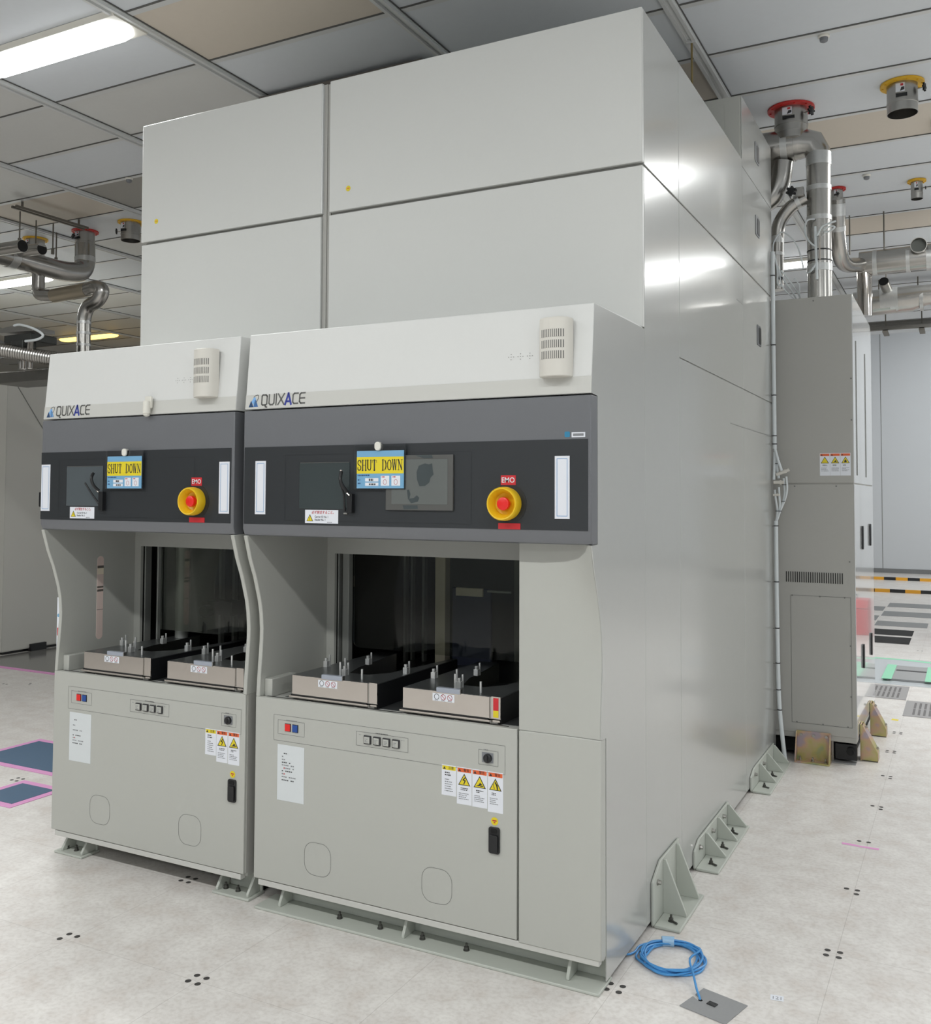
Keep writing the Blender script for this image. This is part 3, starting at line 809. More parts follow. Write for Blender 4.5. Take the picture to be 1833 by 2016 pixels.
    for si, (a, c) in enumerate(stages):
        w = c-a; yf = 0.040; d = 0.62
        out = [(a, yf), (c, yf), (c, yf+d), (c-0.05*w, yf+d), (a+0.80*w, yf+0.21), (a+0.66*w, yf+0.135), (a+0.44*w, yf+0.135), (a+0.34*w, yf+0.26), (a+0.22*w, yf+d), (a, yf+d)]
        b = MB(); b.prism(out, 'z', 0.815, 0.8885, STEEL); b.prism(out, 'z', 0.8885, 0.8905, DECK)
        # polished front skin in two pieces with a groove
        gx = a + 0.905*w
        b.box(a-0.001, gx-0.005, yf-0.004, yf, 0.818, 0.8895, CHROME); b.box(gx+0.003, c+0.001, yf-0.004, yf, 0.818, 0.8925, CHROME)
        b.box(a-0.012, gx, yf-0.010, yf+0.02, 0.8045, 0.812, CHROME); b.box(a-0.008, gx-0.01, yf-0.003, yf+0.02, 0.812, 0.816, GAP)
        b.box(a+0.02, c-0.02, yf+0.02, yf+d-0.03, 0.797, 0.815, BLACK)
        b.box(c-0.002, c+0.002, yf+0.002, yf+d, 0.800, 0.888, BLACK)
        st = b.build('carrier_stage', root)
        q = MB(); q.box(a+0.355*w, a+0.60*w, yf-0.006, yf+0.012, 0.8865, 0.9035, mat('stage_block', (158, 164, 176), 0.35)); q.box(a+0.595*w, a+0.605*w, yf-0.006, yf+0.012, 0.8865, 0.9045, STEEL)
        q.build('handle_block', st, bevel=0.001)
        q = MB(); lx = a+0.315*w; q.box(lx, lx+0.088, yf-0.0048, yf-0.004, 0.8555, 0.8825, WHITE)
        for k in range(3):
            ccx, ccz = lx+0.017+k*0.0265, 0.8705
            pts = [(ccx+0.0095*math.cos(t*PI/9), ccz+0.0095*math.sin(t*PI/9)) for t in range(19)]
            q.stroke(pts, 0.0018, INK if k == 0 else INKR, yf-0.0052)
            if k: q.stroke([(ccx-0.006, ccz+0.006), (ccx+0.006, ccz-0.006)], 0.0018, INKR, yf-0.0052)
            para(q, ccx-0.008, ccx+0.008, 0.859, 1, 0.003, yf-0.0052, INKG, 0.002, 70+k)
        q.build('prohibition_label', st, smooth=False)
        if wide and si == 1:
            q = MB(); q.rect(c-0.026, c-0.006, 0.845, 0.888, yf-0.0045, REDL); q.rect(c-0.026, c-0.006, 0.822, 0.845, yf-0.0045, YSTK); q.build('colour_sticker', st, label='red over yellow sticker', smooth=False)
        for (ux, uy, hz) in ((0.745, 0.045, 0.040), (0.34, 0.16, 0.052), (0.46, 0.06, 0.055)):
            q = MB(); q.cyl((a+ux*w, yf+uy, 0.889), (a+ux*w, yf+uy, 0.889+hz), 0.0042, PIN, 12); q.build('locating_pin', st)
        for (ux, uy) in ((0.03, 0.20), (0.47, 0.085), (0.33, 0.33), (0.955, 0.23)):
            q = MB(); X, Y = a+ux*w, yf+uy
            q.box(X-0.009, X+0.009, Y-0.009, Y+0.009, 0.889, 0.914, PIN); q.cyl((X, Y-0.002, 0.914), (X, Y-0.002, 0.926), 0.0065, PIN, 12); q.box(X+0.004, X+0.010, Y+0.010, Y+0.016, 0.889, 0.937, PIN)
            q.build('guide_post', st, bevel=0.001)
        q = MB(); q.cyl((gx+0.004, yf-0.008, 0.802), (gx+0.004, yf-0.008, 0.812), 0.004, STEEL, 10); q.box(gx+0.004, gx+0.030, yf-0.010, yf+0.01, 0.800, 0.806, STEEL); q.box(gx+0.008, c, yf-0.006, yf+0.01, 0.806, 0.813, CHROME)
        q.build('stage_clamp', st)
    # --- grey cap with the control band
    b = MB()
    capx1 = x1
    prof = [(YG, 1.452), (YG+0.010, 1.431), (YG+0.016, 1.428), (-0.03, 1.428), (-0.03, 1.906), (YG+0.003, 1.906), (YG, 1.902)]
    b.prism(prof, 'x', x0, capx1, CAP)
    b.box(x0+0.01, capx1-0.01, -0.03, 0.44, 1.425, 1.437, CAP)
    cap = b.build('control_cap', root, bevel=0.003)
    b = MB(); dx0, dx1 = (x0+0.006, -0.011) if wide else (x0+0.001, -1.474)
    b.box(dx0, dx1, YG-0.002, YG, 1.473, 1.765, DARK); b.build('control_panel', root).select_set(False)
    yp = YG-0.0026
    panel = [o for o in root.children if o.name.startswith('control_panel')][-1]
    # trim outline on the dark panel, left screen
    fx0 = -1.21 if wide else -2.44; fx1 = -0.425 if wide else -1.66
    b = MB(); b.frame(fx0, fx1, 1.487, 1.733, yp, 0.0015, DARK2); b.build('panel_outline', panel, smooth=False)
    s0, s1 = (-1.142, -0.918) if wide else (-2.389, -2.170)
    b = MB(); b.box(s0, s1, YG-0.0045, YG-0.002, 1.533, 1.703, SCREEN if wide else mat('screen_film', (84, 91, 95), 0.2))
    b.box(s0+0.004, s1-0.002, YG-0.006, YG-0.0045, 1.701, 1.7035, MONF)
    b.build('reader_screen', panel, bevel=0.001)
    if wide:
        b = MB(); b.box(-0.760, -0.492, YG-0.010, YG-0.002, 1.532, 1.723, MONF); b.box(-0.736, -0.512, YG-0.0112, YG-0.0098, 1.552, 1.708, MONS)
        sm = [(-0.625, 1.686), (-0.60, 1.694), (-0.585, 1.69), (-0.572, 1.694), (-0.570, 1.672), (-0.566, 1.655), (-0.578, 1.645), (-0.583, 1.628), (-0.60, 1.616), (-0.622, 1.615), (-0.632, 1.638), (-0.634, 1.664)]
        b.poly([(p[0], YG-0.0118, p[1]) for p in sm], MOND)
        b.poly([(p[0], YG-0.0118, p[1]) for p in [(-0.672, 1.602), (-0.664, 1.604), (-0.658, 1.588), (-0.662, 1.572), (-0.645, 1.574), (-0.632, 1.584), (-0.622, 1.575), (-0.628, 1.562), (-0.655, 1.556), (-0.668, 1.572)]], MOND)
        b.poly([(p[0], YG-0.0108, p[1]) for p in [(-0.69, 1.549), (-0.63, 1.549), (-0.628, 1.537), (-0.685, 1.535)]], MOND)
        b.poly([(p[0], YG-0.0108, p[1]) for p in [(-0.64, 1.722), (-0.605, 1.711), (-0.57, 1.712), (-0.574, 1.722)]], MOND)
        b.build('monitor', panel, bevel=0.0015)
    # reader arm in front of the left screen
    k0 = -0.928 if wide else -2.185
    b = MB()
    if wide:
        b.tube(spline([(k0-0.008, YG-0.03, 1.668), (k0-0.002, YG-0.045, 1.64), (k0+0.006, YG-0.04, 1.615), (k0+0.014, YG-0.02, 1.592)]), 0.0065, BLACK, 10)
        b.tube([(k0-0.010, YG-0.03, 1.622), (k0-0.002, YG-0.02, 1.585), (k0-0.004, YG-0.012, 1.525)], 0.004, BLACK, 8)
        b.box(k0+0.012, k0+0.032, YG-0.022, YG-0.002, 1.52, 1.588, BLACK); b.cyl((k0-0.008, YG-0.031, 1.668), (k0-0.008, YG-0.033, 1.674), 0.0045, CHROME, 10)
        b.tube([(k0+0.012, YG-0.024, 1.592), (k0+0.028, YG-0.028, 1.582)], 0.0035, CHROME, 8); b.box(k0-0.012, k0+0.004, YG-0.01, YG-0.002, 1.515, 1.520, STEEL)
    else:
        b.tube(spline([(k0-0.012, YG-0.03, 1.672), (k0-0.006, YG-0.045, 1.65), (k0+0.002, YG-0.04, 1.62), (k0+0.012, YG-0.02, 1.598)]), 0.0065, BLACK, 10)
        b.tube([(k0-0.062, YG-0.03, 1.632), (k0-0.03, YG-0.02, 1.585), (k0+0.012, YG-0.012, 1.535)], 0.004, BLACK, 8)
        b.box(k0+0.010, k0+0.034, YG-0.022, YG-0.002, 1.515, 1.595, BLACK); b.tube([(k0+0.006, YG-0.026, 1.598), (k0+0.020, YG-0.028, 1.592)], 0.0035, CHROME, 8)
    b.build('reader_arm', panel, bevel=0.001)
    # label under the screen
    l0 = -1.115 if wide else -2.366
    b = MB(); b.box(l0, l0+0.148, YG-0.0035, YG-0.002, 1.480, 1.529, WHITE); yl_ = YG-0.004
    b.text('必ず照合すること。', l0+0.079, 1.5155, 0.0128, yl_, INKR, 0.012, sx=0.92, centre=True, shear=0.2)
    b.tri(l0+0.022, 1.487, 0.030, 0.026, yl_, INK); b.tri(l0+0.022, 1.4885, 0.024, 0.020, yl_-0.0005, YSTK); b.rect(l0+0.0212, l0+0.0228, 1.492, 1.503, yl_-0.001, INK)
    b.text('Carrier ID No. 1', l0+0.044, 1.5005, 0.0105, yl_, INK, 0.01, sx=0.85); b.text('Reader No. 1', l0+0.044, 1.4895, 0.0105, yl_, INK, 0.01, sx=0.85)
    para(b, l0+0.10, l0+0.143, 1.4855, 1, 0.004, yl_, INKG, 0.0025, 81)
    b.build('reader_label', panel, smooth=False)
    # strips
    strips = [(-1.352, -1.302), (-0.123, -0.072)] if wide else [(x0+0.004, x0+0.060), (-1.532, -1.480)]
    for a, c in strips:
        b = MB(); b.box(a, c, YG-0.0035, YG-0.002, 1.510, 1.712, WHITE); b.frame(a+0.007, c-0.007, 1.518, 1.704, YG-0.004, 0.002, STRIPB); b.build('status_strip', panel, smooth=False)
    # emergency stop with its plates
    ex = -0.294 if wide else -1.654
    emergency_stop(panel, ex, 1.557)
    b = MB(); b.box(ex-0.021, ex+0.033, YG-0.0035, YG-0.002, 1.6185, 1.651, REDL); b.text('EMO', ex+0.006, 1.627, 0.0245, YG-0.004, WHITE, 0.012, sx=0.95, centre=True)
    b.build('stop_sign', panel, label='red plate reading EMO', smooth=False)
    b = MB(); b.box(ex-0.030, ex+0.050, YG-0.0035, YG-0.002, 1.4735, 1.493, REDL); para(b, ex-0.005, ex+0.026, 1.487, 2, 0.005, YG-0.004, INKR, 0.003, 90); b.build('stop_plate', panel, smooth=False)
    if wide:
        b = MB(); b.prism([(p[0], p[1]) for p in rrect(-0.090, -0.072, 1.772, 1.790, 0.004)], 'y', YG-0.001, YG, mat('teal_dot', (44, 128, 166), 0.5)); b.build('teal_sticker', cap, smooth=False)
        b = MB(); b.box(-0.066, -0.020, YG-0.001, YG, 1.771, 1.787, WHITE); b.rect(-0.061, -0.025, 1.775, 1.783, YG-0.0015, INKG); b.build('serial_label', cap, smooth=False)
    # --- white sloping hood
    b = MB()
    hp = [(YG+0.004, 1.911), (-0.060, 2.205), (0.30, 2.212), (0.458, 2.210), (0.458, 1.911)]
    hx1 = x1 - (0.0 if wide else 0.0)
    b.prism(hp, 'x', x0, hx1-(0.0005 if wide else 0.0), HOOD)
    hood = b.build('hood', root, bevel=0.003)
    # slope frame: map (x, s) on the sloped front
    n_ = Vector((0, -(2.205-1.911), (-0.060-YG-0.004))).normalized()
    n_ = Vector((0, -0.294, 0.026)).normalized()
    def HM(off=0.001):
        def f(p):
            t = (p[1]-1.911)/0.294; yy = (YG+0.004)+t*(-0.060-YG-0.004)
            return (p[0], yy+n_.y*off, p[1]+n_.z*off)
        return f
    f = HM(0.0008)
    b = MB(); b.poly([f((x0+0.001, 1.913)), f((hx1-0.001, 1.913)), f((hx1-0.001, 1.967)), f((x0+0.001, 1.967))], HOODB); b.build('hood_band', hood, smooth=False)
    b = MB(); f = HM(0.0014); ex_ = x0+0.018 if wide else x0+0.020
    logo_emblem(b, ex_, 1.920, 0.045, 0, f); logo_word(b, ex_+0.060, 1.9235, 0.044, 0, f)
    b.build('brand_lettering', hood, label='emblem and grey and blue lettering', smooth=False)
    # ventilated box near the right end of the hood
    vx = -0.118 if wide else -1.606
    b = MB(); z0, z1 = (1.966, 2.158)
    hw = 0.0535 if wide else 0.0525
    prof = [(vx-hw, 0.0), (vx-hw, 0.030), (vx-hw*0.8, 0.044), (vx-hw*0.4, 0.054), (vx, 0.057), (vx+hw*0.4, 0.054), (vx+hw*0.72, 0.044), (vx+hw*0.92, 0.030), (vx+hw, 0.0)]
    ybase = -0.075
    b.prism([(p[0], ybase-p[1]) for p in prof], 'z', z0, z1, IVORY)
    vb = b.build('vent_box', hood, bevel=0.004)
    for zz in (2.093, 2.058, 2.023):
        g = MB(); m1 = GAP
        cols = []
        for k in range(25):
            t = -0.80+1.50*k/24
            # outline of the box front at that x
            xx = vx+hw*t
            for (xa, da), (xb, db) in zip(prof[1:-1], prof[2:]):
                if xa <= xx <= xb+1e-6:
                    dd = da+(db-da)*(xx-xa)/(xb-xa); break
            cols.append((xx, ybase-dd-0.0008))
        for k in range(24):
            (xa, ya), (xb, yb_) = cols[k], cols[k+1]
            g.poly([(xa, ya, zz), (xb, yb_, zz), (xb, yb_, zz+0.025), (xa, ya, zz+0.025)], mat('louvre_dark', (112, 111, 108), 0.6) if k % 2 else IVORY)
        g.build('louvre', vb, smooth=False)
    b = MB(); f = HM(0.0008); vx0 = -0.287 if wide else -1.775
    for k in range(3):
        for ddx, ddz in ((0, 0), (0.009, 0), (-0.009, 0), (0, 0.009), (0, -0.009)):
            c = f((vx0+k*0.034+ddx, 2.045+ddz)); b.disc(c, n_, 0.0016, SEAM, 8)
    b.build('sound_holes', hood, smooth=False)
    return root
RIGHT = station(-1.413, 0.0, True)
LEFT = station(-2.555, -1.460, False)

# side sheet of the right station, with the curved front edge
b = MB()
prof = [(0.048, 0.022), (0.4830, 0.022), (0.4830, 2.206), (-0.058, 2.203), (YG+0.004, 1.911), (-0.0295, 1.907), (-0.0295, 1.428), (-0.086, 1.427)] + list(reversed(CURVE))[1:] + [(0.010, 0.797), (0.048, 0.797)]
b.prism(prof, 'x', -0.0035, 0.0, SIDE)
b.build('side_sheet', RIGHT, smooth=False)

# anchors under the stations ---------------------------------------------------
def bolt(b, x, y, z, m=STEEL):
    b.cyl((x, y, z), (x, y, z+0.003), 0.011, m, 16); b.cyl((x, y, z+0.003), (x, y, z+0.013), 0.0085, m, 6); b.cyl((x, y, z+0.013), (x, y, z+0.024), 0.0045, m, 10)
ANCH = mat('anchor_paint', (184, 188, 180), 0.5)
root = thing('floor_anchor', (-0.70, 0.05, 0), 'long grey-green floor anchor strip bolted under the right loading station', 'floor anchor')
b = MB(); b.box(-1.392, -0.002, -0.020, 0.110, 0.0, 0.010, ANCH); b.build('base_plate', root, bevel=0.003)
b = MB(); b.box(-1.315, -0.004, 0.092, 0.104, 0.010, 0.098, ANCH); b.build('back_plate', root, bevel=0.002)
for gx in (-1.300, -0.748, -0.122):
    b = MB(); b.prism([(0.092, 0.010), (0.016, 0.010), (0.016, 0.022), (0.052, 0.088), (0.092, 0.088)], 'x', gx-0.006, gx+0.006, ANCH); b.build('gusset', root, bevel=0.002)
for bxx in (-1.04, -0.861, -0.684, -0.508):
    b = MB(); bolt(b, bxx, 0.045, 0.010, mat('bolt_dark', (92, 92, 88), 0.45, metal=0.6)); b.build('bolt', root)
BOLTD = MATS['bolt_dark']
for (a, c, lab) in ((-2.548, -2.375, 'grey floor anchor with three bolts under the left end of the left station'), (-1.633, -1.448, 'grey floor anchor with three bolts below the gap between the stations')):
    root = thing('floor_anchor', ((a+c)/2, 0.05, 0), lab, 'floor anchor')
    b = MB(); b.box(a, c, 0.012, 0.112, 0, 0.010, ANCH); b.build('base_plate', root, bevel=0.003)
    b = MB(); b.box(a+0.02, c-0.004, 0.098, 0.108, 0.010, 0.092, ANCH); b.build('back_plate', root, bevel=0.002)
    for gx in ((a+0.034, c-0.018) if a < -2 else (a+0.012, c-0.018)):
        b = MB(); b.prism([(0.098, 0.010), (0.026, 0.010), (0.026, 0.020), (0.075, 0.088), (0.098, 0.088)], 'x', gx-0.006, gx+0.006, ANCH); b.build('gusset', root, bevel=0.002)
    for k in range(3):
        b = MB(); bolt(b, a+0.034+k*(c-a-0.06)/2, 0.056, 0.010, BOLTD); b.build('bolt', root)

# ================================================================== THE MACHINES: tall housings behind the loading fronts
ZT = 3.42
def upper_panel(par, x0, x1, z0, z1, stk=None):
    b = MB(); b.box(x0, x1, 0.462, 0.484, z0, z1, UPPER)
    p = b.build('front_panel', par, bevel=0.003)
    if stk:
        q = MB(); q.disc((stk[0], 0.4612, stk[1]), (0, 1, 0), 0.0125, YSTK, 20); q.rect(stk[0]-0.006, stk[0]+0.006, stk[1]-0.001, stk[1]+0.003, 0.4608, ORANGE); q.build('yellow_sticker', p, smooth=False)
upper_panel(LEFT, -2.562, -1.466, 2.832, ZT, (-2.46, 2.927))
upper_panel(LEFT, -2.556, -1.466, 2.212, 2.818)
upper_panel(RIGHT, -1.423, 0.0, 2.832, ZT, (-1.321, 2.923))
upper_panel(RIGHT, -1.423, 0.0, 2.212, 2.818)
b = MB(); b.box(-1.464, -1.444, 0.474, 0.50, 2.212, ZT-0.005, CABP); b.box(-1.466, -1.461, 0.463, 0.474, 2.832, ZT-0.01, ALU)
b.build('corner_post', LEFT)
b = MB(); b.box(-1.443, -1.425, 0.478, 0.50, 2.212, ZT-0.005, CABP); b.build('corner_post', RIGHT)
for par, xa, xb in ((LEFT, -2.55, -1.45), (RIGHT, -1.43, -0.006)):
    b = MB()
    b.box(xa, xb, 0.486, 2.27, 2.215, ZT-0.002, CABP); b.box(xa, xb, 2.285, 3.165, 2.215, 3.765, CABP)
    b.box(xa, xa+0.012, 0.47, 3.165, 0.03, 2.215, CABP); b.box(xb-0.012, xb, 0.47, 3.165, 0.03, 2.215, CABP); b.box(xa, xb, 3.14, 3.165, 0.03, 2.215, CABP)
    b.box(xb-0.05, xb-0.016, 0.1, 3.165, 0.002, 0.03, VBLACK)
    b.build('inner_frame', par, bevel=0.002)
    b = MB(); b.box(xa, xb, 2.268, 2.284, ZT, 3.77, PAINT); b.box(xa+0.05, xb-0.084, 2.264, 2.268, ZT+0.02, 3.73, PAINT); b.build('rear_front_panel', par, bevel=0.002)
def side_panel(y0, y1, z0, z1, handle=None):
    b = MB(); b.box(-0.0055, 0.0, y0, y1, z0, z1, SIDE)
    p = b.build('side_panel', RIGHT, bevel=0.0015, seg=1, smooth=False)
    for hy, hz in (handle or []):
        q = MB(); q.prism([(p_[0], p_[1]) for p_ in rrect(hy-0.060, hy+0.060, hz-0.058, hz+0.058, 0.012)], 'x', 0.0, 0.003, mat('handle_grey', (96, 98, 100), 0.5))
        q.prism([(p_[0], p_[1]) for p_ in rrect(hy-0.012, hy+0.052, hz-0.046, hz+0.046, 0.006)], 'x', 0.003, 0.005, BLACK); q.build('flush_handle', p)
side_panel(0.485, 0.974, 0.022, 2.818); side_panel(0.485, 0.974, 2.828, ZT)
side_panel(0.977, 2.277, 0.022, 2.162); side_panel(0.977, 2.277, 2.166, 2.818); side_panel(0.977, 2.277, 2.828, ZT)
side_panel(2.280, 3.165, 0.022, 2.162); side_panel(2.280, 3.165, 2.166, 2.818, handle=[(2.72, 2.52)])
side_panel(2.280, 3.165, 2.828, 3.38, handle=[(2.70, 3.155)]); side_panel(2.280, 3.165, 3.384, 3.77, handle=[(2.70, 3.585)])
b = MB()
for z, y0, y1 in ((1.955, 1.95, 2.95), (2.62, 2.12, 2.277)):
    b.box(0.0, 0.0006, y0, y1, z, z+0.004, SEAM)
b.build('panel_seam', RIGHT, smooth=False)

# seismic brackets along the side
def bracket(y0, y1, zt, gus, bolts, wall_bolts, label):
    root = thing('side_bracket', (0.05, (y0+y1)/2, 0), label, 'wall bracket', 'grey brackets along the side of the machine')
    b = MB(); c = 0.05 if zt > 0.15 else 0.03
    b.prism([(y0, 0.012), (y0+0.012, 0.0), (y1, 0.0), (y1, zt), (y0+c+0.05, zt), (y0, zt-c)], 'x', 0.001, 0.011, ANCH); b.build('back_plate', root, bevel=0.003)
    b = MB(); b.box(0.011, 0.108, y0+0.004, y1, 0.0, 0.011, ANCH); b.build('base_plate', root, bevel=0.004)
    for g in gus:
        b = MB(); b.prism([(0.011, 0.011), (0.100, 0.011), (0.100, 0.018), (0.022, zt-0.006), (0.011, zt-0.006)], 'y', g-0.006, g+0.006, ANCH); b.build('gusset', root, bevel=0.0015)
    for by in bolts:
        b = MB(); bolt(b, 0.058, by, 0.011, BOLTD); b.cyl((0.058, by, 0.014), (0.085, by-0.02, 0.016), 0.004, BOLTD, 8); b.build('bolt', root)
    for by in wall_bolts:
        b = MB(); b.cyl((0.011, by, zt*0.70), (0.016, by, zt*0.70), 0.011, STEEL, 16); b.cyl((0.016, by, zt*0.70), (0.026, by, zt*0.70), 0.008, STEEL, 6); b.build('bolt', root)
bracket(0.533, 0.900, 0.215, (0.665, 0.850), (0.600,), (0.585,), 'tall grey bracket beside the coiled blue cable, nearest of the row')
bracket(1.145, 1.800, 0.110, (1.33, 1.56, 1.77), (1.23, 1.45, 1.66), (1.22, 1.45, 1.67), 'low grey bracket with three gussets in the middle of the row')
bracket(2.355, 3.040, 0.112, (2.57, 2.80, 3.01), (2.46, 2.70), (2.44, 2.68), 'low grey bracket at the far end of the row near the white cable bundle')

# dark channel hung below the ceiling above the machine
root = thing('ceiling_channel', (-2.17, 1.60, ZC), 'dark brown steel channel hung under the ceiling above the upper left panel', 'channel')
b = MB(); b.box(-2.75, -1.60, 1.56, 1.575, ZC-0.13, ZC-0.03, BROWN); b.box(-2.75, -1.60, 1.575, 1.68, ZC-0.04, ZC-0.03, BROWN); b.build('web', root)
for xx in (-2.35, -1.86):
    b = MB(); b.cyl((xx, 1.56, ZC-0.07), (xx, 1.550, ZC-0.07), 0.008, INK, 8); b.build('bolt', root)
b = MB(); b.box(-2.7, -2.68, 1.62, 1.64, ZC-0.03, ZC-0.012, BROWN); b.box(-1.66, -1.64, 1.62, 1.64, ZC-0.03, ZC-0.012, BROWN); b.build('hanger', root)

# ================================================================== hanging signs and hooks on the stations
def shut_sign(x0, hookx, label, hook_label):
    root = thing('shutdown_sign', (x0+0.0985, YG-0.004, 1.607), label, 'sign', 'SHUT DOWN signs hung on the control bands')
    ys = YG-0.0155; w = 0.196
    b = MB(); b.box(x0-0.014, x0+w+0.006, ys+0.0017, ys+0.0032, 1.604, 1.764, SLEEVE); b.build('clear_sleeve', root, smooth=False)
    b = MB(); b.box(x0, x0+w, ys-0.0005, ys+0.0015, 1.608, 1.741, SKY)
    b.rect(x0, x0+w, 1.660, 1.719, ys-0.0009, YSTK)
    serif_text(b, 'SHUT DOWN', x0+0.002, 1.6715, 0.037, 0.60, ys-0.0013, INK)
    para(b, x0+0.004, x0+0.054, 1.6565, 1, 0.005, ys-0.0009, mat('ink_navy', (40, 74, 120), 0.6), 0.005, 100)
    para(b, x0+0.005, x0+0.023, 1.640, 1, 0.005, ys-0.0009, MATS['ink_navy'], 0.0045, 101); para(b, x0+0.005, x0+0.016, 1.628, 1, 0.005, ys-0.0009, MATS['ink_navy'], 0.005, 102)
    b.rect(x0+0.036, x0+0.092, 1.632, 1.644, ys-0.0009, WHITE); b.rect(x0+0.036, x0+0.092, 1.617, 1.628, ys-0.0009, WHITE)
    b.rect(x0+0.102, x0+0.137, 1.617, 1.652, ys-0.0009, WHITE); b.rect(x0+0.146, x0+0.182, 1.617, 1.652, ys-0.0009, WHITE)
    para(b, x0+0.052, x0+0.076, 1.642, 1, 0.005, ys-0.0013, INK, 0.008, 103); para(b, x0+0.053, x0+0.080, 1.625, 1, 0.005, ys-0.0013, INK, 0.006, 104)
    for xx in (0.106, 0.151):
        para(b, x0+xx, x0+xx+0.026, 1.650, 1, 0.005, ys-0.0013, INKR, 0.004, 105); b.stroke([(x0+xx+0.013+0.007*math.cos(t*PI/6), 1.630+0.009*math.sin(t*PI/6)) for t in range(13)], 0.0012, INKR, ys-0.0013)
    b.build('sign_card', root, label='card reading SHUT DOWN on yellow', smooth=False)
    h = MB()
    h.prism(rrect(hookx-0.0115, hookx+0.0115, 1.742, 1.7655, 0.009), 'y', YG-0.0115, YG-0.0022, WHITEPL); h.prism(rrect(hookx-0.0125, hookx+0.0125, 1.7415, 1.772, 0.0115), 'y', YG-0.026, YG-0.0165, WHITEPL); h.box(hookx-0.005, hookx+0.005, YG-0.018, YG-0.004, 1.766, 1.771, WHITEPL)
    o = h.build('adhesive_hook', bevel=0.002, origin=(hookx, YG-0.002, 1.741)); tag(o, hook_label, 'hook', 'white adhesive hooks')
shut_sign(-0.879, -0.787, 'blue and yellow SHUT DOWN sign on the wide right station', 'small white hook that holds the right SHUT DOWN sign')
shut_sign(-2.131, -2.028, 'blue and yellow SHUT DOWN sign on the left station', 'small white hook that holds the left SHUT DOWN sign')
b = MB(); b.prism(rrect(-1.928, -1.893, 1.935, 1.985, 0.006), 'y', -0.102, -0.0915, WHITEPL); b.cyl((-1.910, -0.108, 1.965), (-1.910, -0.108, 1.912), 0.015, WHITEPL, 16); b.lathe((-1.910, -0.108, 1.912), (0, 0, -1), [(0.015, 0), (0.012, 0.007), (0.006, 0.011), (0, 0.012)], WHITEPL, 16)
tag(b.build('adhesive_hook', bevel=0.002, origin=(-1.91, -0.09, 1.91)), 'white empty hook on the lower edge of the left hood', 'hook', 'white adhesive hooks')

# ================================================================== REAR CABINET ON THE RIGHT
cab = thing('utility_cabinet', (0.23, 3.8, 0), 'tall grey cabinet with a louvre and three warning labels behind the white cable bundle', 'cabinet')
CX0, CX1, CY0, CY1, CZ = -0.35, 0.462, 3.19, 4.46, 2.812
b = MB(); b.box(CX0, CX1-0.004, CY0+0.006, CY1, 0.125, CZ-0.004, CABP); b.build('cabinet_body', cab, bevel=0.004)
b = MB(); b.box(CX0, CX1-0.002, CY0, CY0+0.006, 1.672, CZ, CABP); b.build('upper_front_panel', cab, bevel=0.002); up = cab.children[-1]
up = [o for o in cab.children if o.name.startswith('upper_front_panel')][0]
for k in range(3):
    warn_label(up, 0.268+k*0.0585, 1.852, 0.0575, 0.136, CY0-0.001, ORANGE, (None, 'hand', 'fire')[k] or 'dot', 60+k)
b = MB(); b.box(CX0, CX1-0.002, CY0+0.001, CY0+0.006, 0.158, 1.664, CABP); b.build('lower_front_panel', cab, bevel=0.002)
lo = [o for o in cab.children if o.name.startswith('lower_front_panel')][0]
b = MB()
b.frame(0.09, 0.435, 0.215, 0.9875, CY0-0.0004, 0.0025, SEAM)
b.build('panel_seam', lo, smooth=False)
for xx, zz in ((0.10, 0.985), (0.26, 0.985), (0.40, 0.985), (0.12, 0.22), (0.27, 0.22), (0.41, 0.22), (0.43, 0.4), (0.43, 0.7), (0.43, 1.2), (0.12, 1.652), (0.36, 1.652), (0.45, 2.3), (0.45, 2.05), (0.24, 2.79)):
    b = MB(); b.cyl((xx, CY0, zz), (xx, CY0-0.002, zz), 0.005, SEAM, 10); b.build('screw', lo if zz < 1.66 else up)
b = MB()
for k in range(26):
    xx = 0.064+k*0.01285
    b.box(xx, xx+0.0055, CY0-0.0006, CY0+0.0012, 1.066, 1.130, GAP)
b.build('louvre', lo, smooth=False)
b = MB(); b.box(CX1-0.004, CX1, CY0, CY1, 0.16, 1.664, CABS); b.build('side_door', cab, bevel=0.002); sd = [o for o in cab.children if o.name.startswith('side_door')][0]
for hy, hz in ((3.62, 1.33), (4.17, 1.33), (3.60, 0.585), (4.17, 0.585)):
    q = MB(); q.prism(rrect(hy-0.024, hy+0.024, hz-0.075, hz+0.075, 0.015), 'x', CX1, CX1+0.010, BLACK); q.build('flush_handle', sd, bevel=0.002)
b = MB(); b.prism([(CY0, 1.672), (CY0, CZ), (CY1-0.06, CZ), (CY1, CZ-0.06), (CY1, 1.672)], 'x', CX1-0.004, CX1, CABS)
b.box(CX1, CX1+0.004, 3.35, 3.365, 1.72, 2.55, LINE); b.box(CX1, CX1+0.004, 3.95, 3.965, 1.72, 2.55, LINE)
b.build('side_cover', cab)
b = MB(); b.box(CX0, CX1-0.03, CY0+0.06, CY1-0.05, 0.03, 0.125, VBLACK); b.box(0.30, 0.45, CY0+0.0, CY0+0.10, 0.001, 0.006, GREYPL); b.box(0.315, 0.325, CY0+0.02, CY0+0.05, 0.0, 0.125, STEEL); b.box(0.335, 0.455, CY0+0.03, CY0+0.06, 0.02, 0.11, BLACK)
b.cyl((0.42, CY0+0.03, 0.075), (0.42, CY0+0.005, 0.075), 0.022, VBLACK, 16)
b.build('plinth', cab)
